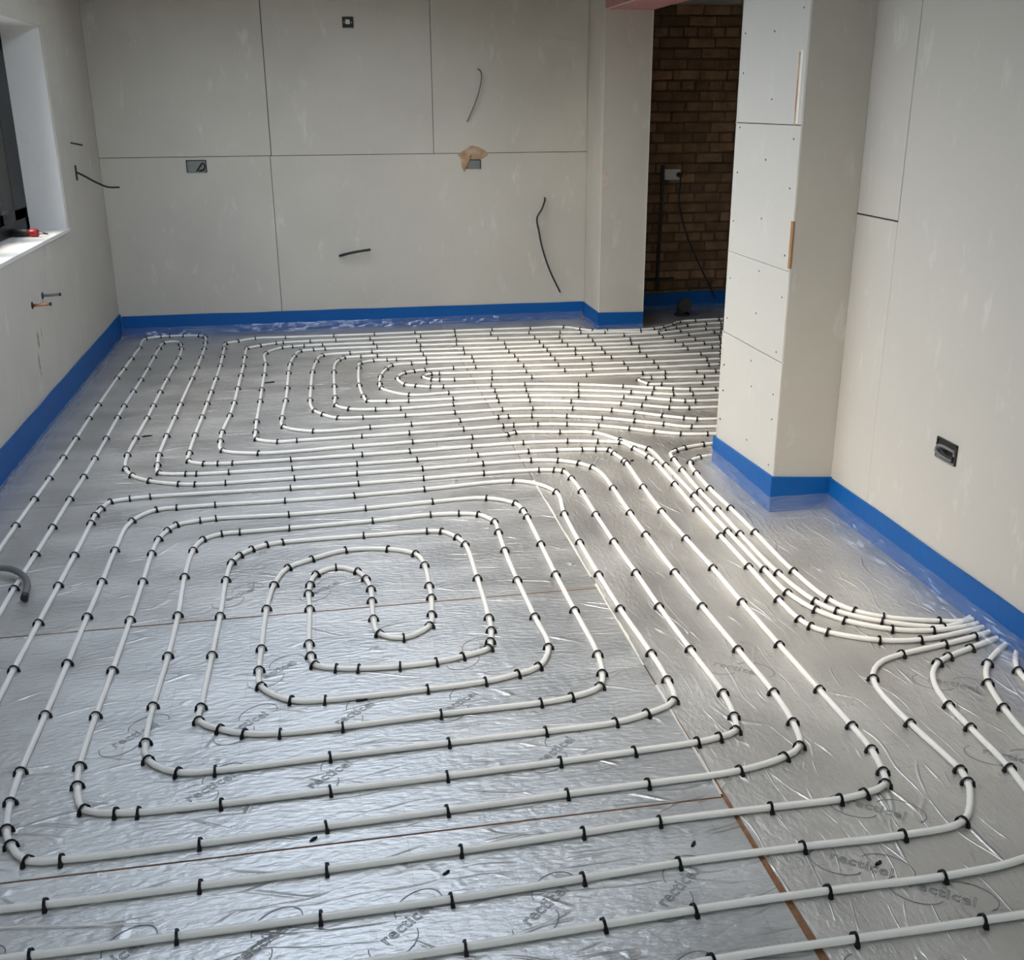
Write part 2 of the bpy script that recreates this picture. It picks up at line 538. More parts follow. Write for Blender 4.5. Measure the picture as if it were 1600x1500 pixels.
# back wall: five boards in two rows
wall_back = tag(MB().box(XL - 0.3, NIB_X1, YB + BT, YB + 0.2, -0.06, ZC).build('wall_back', 'backing'), kind='structure')
G = 0.0018
ZJ = 1.240
board(wall_back, 'board', XL, -0.288 - G, YB, YB + BT, 0, ZJ - G)
board(wall_back, 'board', -0.288 + G, XR, YB, YB + BT, 0, ZJ - G)
board(wall_back, 'board', XL, -0.279 - G * 1.4, YB + 0.001, YB + BT, ZJ + G, ZC)
board(wall_back, 'board', -0.279 + G * 1.4, 0.871 - G, YB + 0.0005, YB + BT, ZJ + G, ZC)
board(wall_back, 'board', 0.871 + G, XR, YB + 0.0015, YB + BT, ZJ + G, ZC)

# right wall with its boards
wall_right = tag(MB().box(XR + BT, NIB_X1, YF, PIER_Y0 + 0.02, -0.06, ZC).build('wall_right', 'backing'), kind='structure')
board(wall_right, 'board_right', XR, XR + BT, 3.513 + 0.003, PIER_Y0 + 0.04, 1.183 + 0.003, ZC)
board(wall_right, 'board_right', XR, XR + BT, 3.513 + 0.0006, PIER_Y0 + 0.04, 0, 1.183 - 0.003)
board(wall_right, 'board_right', XR, XR + BT, 1.1, 3.513 - 0.0006, 0, ZC)
board(wall_right, 'board_right', XR, XR + BT, YF, 1.1 - 0.002, 0, ZC)

# pier standing proud of the right wall
pier = tag(MB().box(PIER_X + BT, NIB_X1, PIER_Y0 + BT, PIER_Y1 - BT, -0.06, ZC).build('wall_pier', 'backing'), kind='structure')
px0, px1 = PIER_X, PIER_X + BT
board(pier, 'board_pier', px0, px1, PIER_Y0 + 0.004, PIER_Y1, 1.500 + 0.0015, ZC)
board(pier, 'board_pier', px0, px1, PIER_Y0 + 0.002, PIER_Y1, 0.972 + 0.0008, 1.500 - 0.0015)
board(pier, 'board_pier', px0, px1, PIER_Y0 + 0.002, PIER_Y1, 0.618 + 0.002, 0.972 - 0.0008)
board(pier, 'board_pier', px0, px1, PIER_Y0 + 0.001, 4.142 - 0.0012, 0, 0.618 - 0.002)
board(pier, 'board_pier', px0 + 0.002, px1, 4.142 + 0.0012, PIER_Y1, 0, 0.618 - 0.002)
board(pier, 'board', PIER_X + 0.003, XR, PIER_Y0, PIER_Y0 + BT, 0, ZC)
board(pier, 'board', PIER_X, NIB_X1, PIER_Y1 - BT, PIER_Y1, 0, ZC)
board(pier, 'board', NIB_X1, NIB_X1 + BT, PIER_Y0 - 0.5, PIER_Y1, 0, ZC)
# chipped corner: strips of bare timber and foam where the board edge is missing
MB().box(PIER_X - 0.002, PIER_X + 0.004, PIER_Y0 + 0.028, PIER_Y0 + 0.062, 1.505, 1.755).build('corner_strip', 'paper_edge', pier, bevel=0.001)
MB().box(PIER_X - 0.0035, PIER_X + 0.002, PIER_Y0 + 0.050, PIER_Y0 + 0.062, 1.50, 1.752).build('corner_strip', 'foam_orange', pier, bevel=0.001)
MB().box(PIER_X - 0.002, PIER_X + 0.006, PIER_Y0 - 0.002, PIER_Y0 + 0.018, 0.985, 1.160).build('corner_strip', 'timber', pier, bevel=0.001)
# screw heads down the pier boards
scr = MB()
scr.tube([(-0.0016, 0, 0), (0.001, 0, 0)], 0.004, seg=7)
scr_me = None
rs = random.Random(3)
cols = [PIER_Y0 + 0.05, 4.10, PIER_Y1 - 0.05]
for yc in cols:
    z = 0.20
    while z < 2.25:
        zz = z + rs.uniform(-0.03, 0.03)
        yy = yc + rs.uniform(-0.012, 0.012)
        if scr_me is None:
            o = scr.build('screw', 'screw', pier, base=(0, 0, 0)); scr_me = o.data
        else:
            o = link_mesh('screw', scr_me, None, pier)
        o.location = (PIER_X, yy, zz)
        z += rs.uniform(0.13, 0.24)

# nib at the far end of the opening, header with pink soffit over it
nib = tag(MB().box(XR + BT, NIB_X1 - BT, NIB_Y + BT, BRICK_Y + 0.05, -0.06, ZC).build('wall_nib', 'backing'), kind='structure')
board(nib, 'board', XR, XR + BT, NIB_Y + 0.002, YB, 0, ZC)
board(nib, 'board', XR + 0.003, NIB_X1, NIB_Y, NIB_Y + BT, 0, ZC)
board(nib, 'board', NIB_X1 - BT, NIB_X1, NIB_Y + BT, BRICK_Y, 0, ZC)
sm = MB()
ringn = [(2.012, 1.035), (2.012, 1.10), (2.025, 1.128), (2.045, 1.118), (2.060, 1.10), (2.078, 1.085), (2.062, 1.055), (2.05, 1.03), (2.03, 1.022)]
sm.add([(x, NIB_Y - 0.0006, z) for x, z in ringn] + [(x, NIB_Y + 0.001, z) for x, z in ringn], [tuple(range(9)), tuple(range(17, 8, -1))] + [(k, (k + 1) % 9, 9 + (k + 1) % 9, 9 + k) for k in range(9)])
sm.build('stain', 'stain', nib)
MB().box(XR - 0.002, XR + 0.003, NIB_Y - 0.002, NIB_Y + 0.004, 0.0, SOFFIT_Z).build('corner_bead', 'paper_edge', nib)
MB().box(NIB_X1 - 0.003, NIB_X1 + 0.002, NIB_Y - 0.002, NIB_Y + 0.004, 0.0, SOFFIT_Z).build('corner_bead', 'paper_edge', nib)
header = tag(MB().box(XR + BT, NIB_X1 - BT, PIER_Y1, NIB_Y, SOFFIT_Z + BT, ZC).build('wall_header', 'backing'), kind='structure')
board(header, 'pink', XR, XR + BT, PIER_Y1, NIB_Y, SOFFIT_Z, ZC)
board(header, 'pink', XR + BT, NIB_X1 - BT, PIER_Y1, NIB_Y, SOFFIT_Z, SOFFIT_Z + BT)
board(header, 'pink', NIB_X1 - BT, NIB_X1, PIER_Y1, NIB_Y, SOFFIT_Z, ZC)
MB().box(XR - 0.0015, XR + 0.002, PIER_Y1, NIB_Y, SOFFIT_Z - 0.0015, SOFFIT_Z + 0.003).build('corner_bead', 'paper_edge', header)

# left wall around the window
wl = MB()
WX0, WX1 = -1.80, XL - BT
wl.box(WX0, WX1, YF - 0.2, WIN_Y0 - BT, -0.06, ZC)
wl.box(WX0, WX1, WIN_Y0 - BT, WIN_Y1 + BT, -0.06, WIN_Z0 - 0.03)
wl.box(WX0, WX1, WIN_Y0 - BT, WIN_Y1 + BT, WIN_Z1 + BT, ZC)
wl.box(WX0, WX1, WIN_Y1 + BT, YB + 0.2, -0.06, ZC)
wall_left = tag(wl.build('wall_left', 'backing'), kind='structure')
board(wall_left, 'board', XL - BT, XL, YF, WIN_Y0, 0, ZC)
board(wall_left, 'board', XL - BT, XL, WIN_Y0, 6.085 - 0.0012, 0, WIN_Z0 - 0.02)
board(wall_left, 'board', XL - BT, XL, 6.085 + 0.0008, WIN_Y1, 0, WIN_Z0 - 0.02)
board(wall_left, 'board', XL - BT, XL, WIN_Y1 + 0.0002, YB, 0, ZC, bevel=0.0004)
board(wall_left, 'board', XL - BT, XL, WIN_Y0, WIN_Y1, WIN_Z1, ZC)
# window reveals
MB().box(-1.665, XL - BT, WIN_Y1, WIN_Y1 + BT, WIN_Z0, WIN_Z1).build('reveal_board', 'board_reveal', wall_left)
MB().box(-1.665, XL - BT, WIN_Y0 - BT, WIN_Y0, WIN_Z0, WIN_Z1).build('reveal_board', 'board_reveal', wall_left)
MB().box(-1.665, XL - BT, WIN_Y0, WIN_Y1, WIN_Z1, WIN_Z1 + BT).build('reveal_board', 'board_reveal', wall_left)

# rear wall, ceiling with rooflight shaft
wr = MB()
wr.box(WX0, REAR_X0, YF - 0.2, YF, -0.06, ZC)
wr.box(REAR_X1, NIB_X1, YF - 0.2, YF, -0.06, ZC)
wr.box(REAR_X0, REAR_X1, YF - 0.2, YF, REAR_Z1, ZC)
tag(wr.build('wall_rear', 'board'), kind='structure')
cl = MB()
CZ = ZC + 0.22
cl.box(WX0, NIB_X1, YF - 0.2, ROOF_Y0, ZC, CZ)
cl.box(WX0, NIB_X1, ROOF_Y1, YB + 0.2, ZC, CZ)
cl.box(WX0, ROOF_X0, ROOF_Y0, ROOF_Y1, ZC, CZ)
cl.box(ROOF_X1, NIB_X1, ROOF_Y0, ROOF_Y1, ZC, CZ)
tag(cl.build('ceiling', 'ceiling'), kind='structure')

# side room beyond the opening
tag(MB().box(NIB_X1 - 0.1, SIDE_X1 + 0.2, SIDE_Y0 - 0.2, BRICK_Y + 0.2, SIDE_Z, SIDE_Z + 0.1).build('ceiling_side', 'ceiling'), kind='structure')
tag(MB().box(SIDE_X1, SIDE_X1 + 0.2, SIDE_Y0 - 0.2, BRICK_Y + 0.2, -0.06, SIDE_Z).build('wall_side', 'board'), kind='structure')
tag(MB().box(NIB_X1, SIDE_X1 + 0.2, SIDE_Y0 - 0.2, SIDE_Y0, -0.06, SIDE_Z).build('wall_side_rear', 'board'), kind='structure')

# bare brick wall: every brick a piece of its own near the opening
wall_brick = tag(MB().box(NIB_X1, SIDE_X1 + 0.1, BRICK_Y + 0.012, BRICK_Y + 0.2, -0.06, SIDE_Z).build('wall_brick', 'mortar'), kind='structure')
rb = random.Random(11)
brick_meshes = []
for k in range(8):
    w = 0.206 if k < 6 else 0.100
    bmb = MB()
    vs = [(x + rb.uniform(-.003, .003), y + rb.uniform(-.004, .004), z + rb.uniform(-.003, .003)) for z in (-0.032, 0.032) for y in (-0.008, 0.05) for x in (-w / 2, w / 2)]
    bmb.add(vs, [(0, 2, 3, 1), (4, 5, 7, 6), (0, 1, 5, 4), (2, 6, 7, 3), (0, 4, 6, 2), (1, 3, 7, 5)])
    o = bmb.build('brick', 'brick', wall_brick, base=(0, 0, 0), bevel=0.006, seg=1)
    brick_meshes.append(o.data)
    bpy.data.objects.remove(o)
rest = MB()
PITCH_Z = 0.0755
row = 0
z = 0.04
while z < SIDE_Z - 0.02:
    header_row = row % 5 == 2
    step = 0.112 if header_row else 0.218
    x = NIB_X1 - 0.05 + (0.109 if row % 2 else 0.0)
    while x < SIDE_X1:
        yj, xj, zj = rb.uniform(-0.005, 0.005), rb.uniform(-0.004, 0.004), rb.uniform(-0.002, 0.002)
        if x < 3.62:
            o = link_mesh('brick', brick_meshes[rb.randrange(6, 8) if header_row else rb.randrange(6)], None, wall_brick)
            o.location = (x + xj, BRICK_Y + 0.004 + yj, z + zj)
        else:
            rest.box(x - step / 2 + .006, x + step / 2 - .006, BRICK_Y - 0.004 + yj, BRICK_Y + 0.03, z - 0.032, z + 0.032)
        x += step
    z += PITCH_Z
    row += 1
tag(rest.build('far_bricks', 'brick', wall_brick), kind='stuff')

# ------------------------------------------------------------------ window, glazed doors, rooflight
win = tag(empty('window_1', (-1.70, (WIN_Y0 + WIN_Y1) / 2, WIN_Z0)), kind='structure')
FX0, FX1 = -1.735, -1.655
fr = MB()
fr.box(FX0, FX1, WIN_Y0, WIN_Y1, WIN_Z0, WIN_Z0 + 0.075)
fr.box(FX0, FX1, WIN_Y0, WIN_Y1, WIN_Z1 - 0.07, WIN_Z1)
fr.box(FX0, FX1, WIN_Y1 - 0.07, WIN_Y1, WIN_Z0, WIN_Z1)
fr.box(FX0, FX1, WIN_Y0, WIN_Y0 + 0.07, WIN_Z0, WIN_Z1)
fr.build('window_frame', 'dark_frame', win, bevel=0.004)
bays = [WIN_Y1 - 0.07, 6.12, 5.50, 4.88, WIN_Y0 + 0.07]
for k in range(1, 4):
    MB().box(FX0, FX1, bays[k] - 0.035, bays[k] + 0.035, WIN_Z0 + 0.07, WIN_Z1 - 0.07).build('mullion', 'dark_frame', win, bevel=0.004)
for k in range(4):
    y1 = bays[k] - (0.035 if k else 0)
    y0 = bays[k + 1] + (0.035 if k < 3 else 0)
    s = MB()
    za, zb = WIN_Z0 + 0.075, WIN_Z1 - 0.07
    s.box(FX0 + 0.01, FX1 + 0.012, y0, y1, za, za + 0.06)
    s.box(FX0 + 0.01, FX1 + 0.012, y0, y1, zb - 0.06, zb)
    s.box(FX0 + 0.01, FX1 + 0.012, y0, y0 + 0.06, za, zb)
    sw_ = 0.26 if k == 0 else 0.06      # far stile widened so dark frame covers the grey pane reflection
    s.box(FX0 + 0.01, FX1 + 0.012, y1 - sw_, y1, za, zb)
    so = s.build('sash', 'dark_frame', win, bevel=0.003)
    MB().box(-1.702, -1.698, y0 + 0.06, y1 - sw_, za + 0.06, zb - 0.06).build('pane', 'glass', so)
sill = MB()
sill.box(-1.665, XL + 0.004, WIN_Y0, WIN_Y1, WIN_Z0 - 0.022, WIN_Z0)
sill.build('window_sill', 'sill', win, bevel=0.003)

rear = tag(empty('door_1', ((REAR_X0 + REAR_X1) / 2, YF - 0.1, 0)), kind='structure')
fr = MB()
RY0, RY1 = YF - 0.14, YF - 0.06
fr.box(REAR_X0, REAR_X1, RY0, RY1, 0, 0.05); fr.box(REAR_X0, REAR_X1, RY0, RY1, REAR_Z1 - 0.06, REAR_Z1)
nb = 2
for k in range(nb + 1):
    xk = REAR_X0 + (REAR_X1 - REAR_X0) * k / nb
    xa, xb = max(REAR_X0, xk - 0.04), min(REAR_X1, xk + 0.04)
    fr.box(xa, xb, RY0, RY1, 0, REAR_Z1)
fr.build('door_frame', 'dark_frame', rear, bevel=0.004)
for k in range(nb):
    xa = REAR_X0 + (REAR_X1 - REAR_X0) * k / nb + 0.04
    xb = REAR_X0 + (REAR_X1 - REAR_X0) * (k + 1) / nb - 0.04
    MB().box(xa, xb, YF - 0.102, YF - 0.098, 0.05, REAR_Z1 - 0.06).build('pane', 'glass', rear)
roof = tag(empty('window_2', ((ROOF_X0 + ROOF_X1) / 2, (ROOF_Y0 + ROOF_Y1) / 2, CZ)), kind='structure')
fr = MB()
RZ0, RZ1 = CZ - 0.06, CZ + 0.02
fr.box(ROOF_X0, ROOF_X0 + 0.05, ROOF_Y0, ROOF_Y1, RZ0, RZ1); fr.box(ROOF_X1 - 0.05, ROOF_X1, ROOF_Y0, ROOF_Y1, RZ0, RZ1)
fr.box(ROOF_X0, ROOF_X1, ROOF_Y0, ROOF_Y0 + 0.05, RZ0, RZ1); fr.box(ROOF_X0, ROOF_X1, ROOF_Y1 - 0.05, ROOF_Y1, RZ0, RZ1)
fr.build('rooflight_frame', 'dark_frame', roof, bevel=0.003)
MB().box(ROOF_X0 + 0.05, ROOF_X1 - 0.05, ROOF_Y0 + 0.05, ROOF_Y1 - 0.05, CZ - 0.03, CZ - 0.024).build('pane', 'glass', roof)

# added dark boarded fence that makes the slanting view through the window read dark
fence = empty('added_fence', (-3.55, 12.0, -0.30))
tag(fence, 'dark boarded fence added outside to darken the window view', 'fence')
fo = MB().box(-0.012, 0.012, -0.07, 0.07, 0.0, 2.75).build('plank', 'fence', fence, base=(0, 0, 0), bevel=0.003, seg=1)
fme = fo.data
fo.location = (0, -3.6, 0)
for k in range(1, 50):
    o = link_mesh('plank', fme, None, fence)
    o.location = (0.012 * (k % 2), -3.6 + 0.147 * k, 0)

# ------------------------------------------------------------------ insulation boards laid as the floor
XJ = 0.8765
ys = [YF, -1.56, -0.36, 0.84, 2.040, 3.235, 4.432, 5.632, 6.83, 8.0]
gap = {0.84: 0.003, 2.040: 0.0032, 3.235: 0.0042, 4.432: 0.0022, 5.632: 0.0012, 6.83: 0.001}
left_mats = ['foil_a', 'foil_a', 'foil_a', 'foil_a', 'foil_a', 'foil_b', 'foil_b', 'foil_b', 'foil_b']
floor_boards = []
for i in range(9):
    g0, g1 = gap.get(ys[i], 0.001), gap.get(ys[i + 1], 0.001)
    poly = [(XL, ys[i] + g0), (XJ, ys[i] + g0), (XJ, ys[i + 1] - g1), (XL, ys[i + 1] - g1)]
    floor_boards.append(MB().prism(poly, -0.06, 0.0).build('insulation_board', left_mats[i], floor))
yr = [YF, -1.1, 1.30, 4.432, 6.83, 8.0]


def right_edge(y):     # left edge of the right-hand row: the joint opens towards the camera
    return XJ + 0.0035 + max(0.0, (2.5 - y)) * 0.0165


for i in range(5):
    a, b_ = yr[i] + 0.001, yr[i + 1] - 0.001
    n = 6
    edge = [(right_edge(a + (b_ - a) * k / n), a + (b_ - a) * k / n) for k in range(n + 1)]
    poly = [(XR, a), (XR, b_)] + edge[::-1]
    floor_boards.append(MB().prism(poly, -0.06, 0.0).build('insulation_board', 'foil_c', floor))
for i, (a, b_) in enumerate(((1.6, 3.2), (3.2, 4.43), (4.43, 5.63), (5.63, 6.83), (6.83, 8.25))):
    MB().prism([(XR + 0.002, a + .001), (SIDE_X1, a + .001), (SIDE_X1, b_ - .001), (XR + 0.002, b_ - .001)], -0.06, 0.0).build('insulation_board', 'foil_c', floor)
# exposed foam in the joints
MB().prism([(XJ + .0005, -1.5), (right_edge(-1.5) - .0005, -1.5), (right_edge(2.6) - .0005, 2.6), (XJ + .0005, 2.6)], -0.06, -0.0035).build('joint_foam', 'foam_edge', floor)
for y in (0.84, 2.040, 3.235, 4.432):
    MB().box(XL, XJ, y - gap[y] + .0003, y + gap[y] - .0003, -0.06, -0.002).build('joint_foam', 'foam_edge', floor)
# foil edge along the long joint, its catch of light painted as a pale strip
lip = MB()
for k in range(40):
    y = 2.05 + k * 0.058
    if k in (9, 10, 21):
        continue
    lip.box(XJ - 0.0015, XJ + 0.004 + 0.002 * math.sin(k), y, y + 0.058, -0.001, 0.0018)
lip.build('joint_glint', 'paper_edge', floor)

# maker's lettering printed across the facing, outline letters between two open arcs
tc = bpy.data.curves.new('print_text', 'FONT')
tc.body = 'recticel'
tc.size = 0.043
tc.space_character = 1.05
tc.align_x = 'CENTER'
tc.align_y = 'CENTER'
tc.fill_mode = 'NONE'
tc.resolution_u = 2
tc.bevel_depth = 0.00075
tc.bevel_resolution = 0
to = bpy.data.objects.new('print_text', tc)
COL.objects.link(to)
bpy.context.view_layer.update()
dg = bpy.context.evaluated_depsgraph_get()
ev = to.evaluated_get(dg)
tm = bpy.data.meshes.new_from_object(ev)
bpy.data.objects.remove(to)
lm = MB()
lm.add([(v.co.x, v.co.y, v.co.z * 0.25) for v in tm.vertices], [tuple(p.vertices) for p in tm.polygons])


def arc(cx, cy, rx, ry, a0, a1):
    n = 14
    vi, vo = [], []
    for k in range(n + 1):
        a = math.radians(a0 + (a1 - a0) * k / n)
        vi.append((cx + (rx - .0012) * math.cos(a), cy + (ry - .0012) * math.sin(a), 0.0003))
        vo.append((cx + (rx + .0012) * math.cos(a), cy + (ry + .0012) * math.sin(a), 0.0003))
    lm.add(vi + vo, [(k, k + 1, n + 2 + k, n + 1 + k) for k in range(n)])


arc(0.052, 0.016, 0.058, 0.040, -35, 165)
arc(-0.052, -0.016, 0.058, 0.040, 145, 345)
lo = lm.build('printed_logo', 'ink', None, base=(0, 0, 0))
logo_me = lo.data
bpy.data.objects.remove(lo)


def put_logo(brd, x, y, ang):
    o = link_mesh('printed_logo', logo_me, None, brd)
    o.location = (x, y, 0.0006)
    o.rotation_euler = (0, 0, ang)


for ri in range(-2, 7):
    yy = 1.76 + 0.275 * ri
    for ci in range(-8, 9):
        xx = 0.09 + 0.29 * ci + 0.0725 * ri
        for bi in range(2, 6):
            if ys[bi] + 0.1 < yy < ys[bi + 1] - 0.1 and XL + 0.12 < xx < XJ - 0.11 and (yy < 2.2 or rs.random() < 0.55):
                put_logo(floor_boards[bi], xx, yy, 0.70)
for (xx, yy) in ((1.09, 1.755), (1.215, 1.64), (1.22, 1.93), (1.72, 2.42), (1.66, 2.06), (1.14, 2.62), (1.02, 1.45)):
    put_logo(floor_boards[11], xx, yy, -0.66)

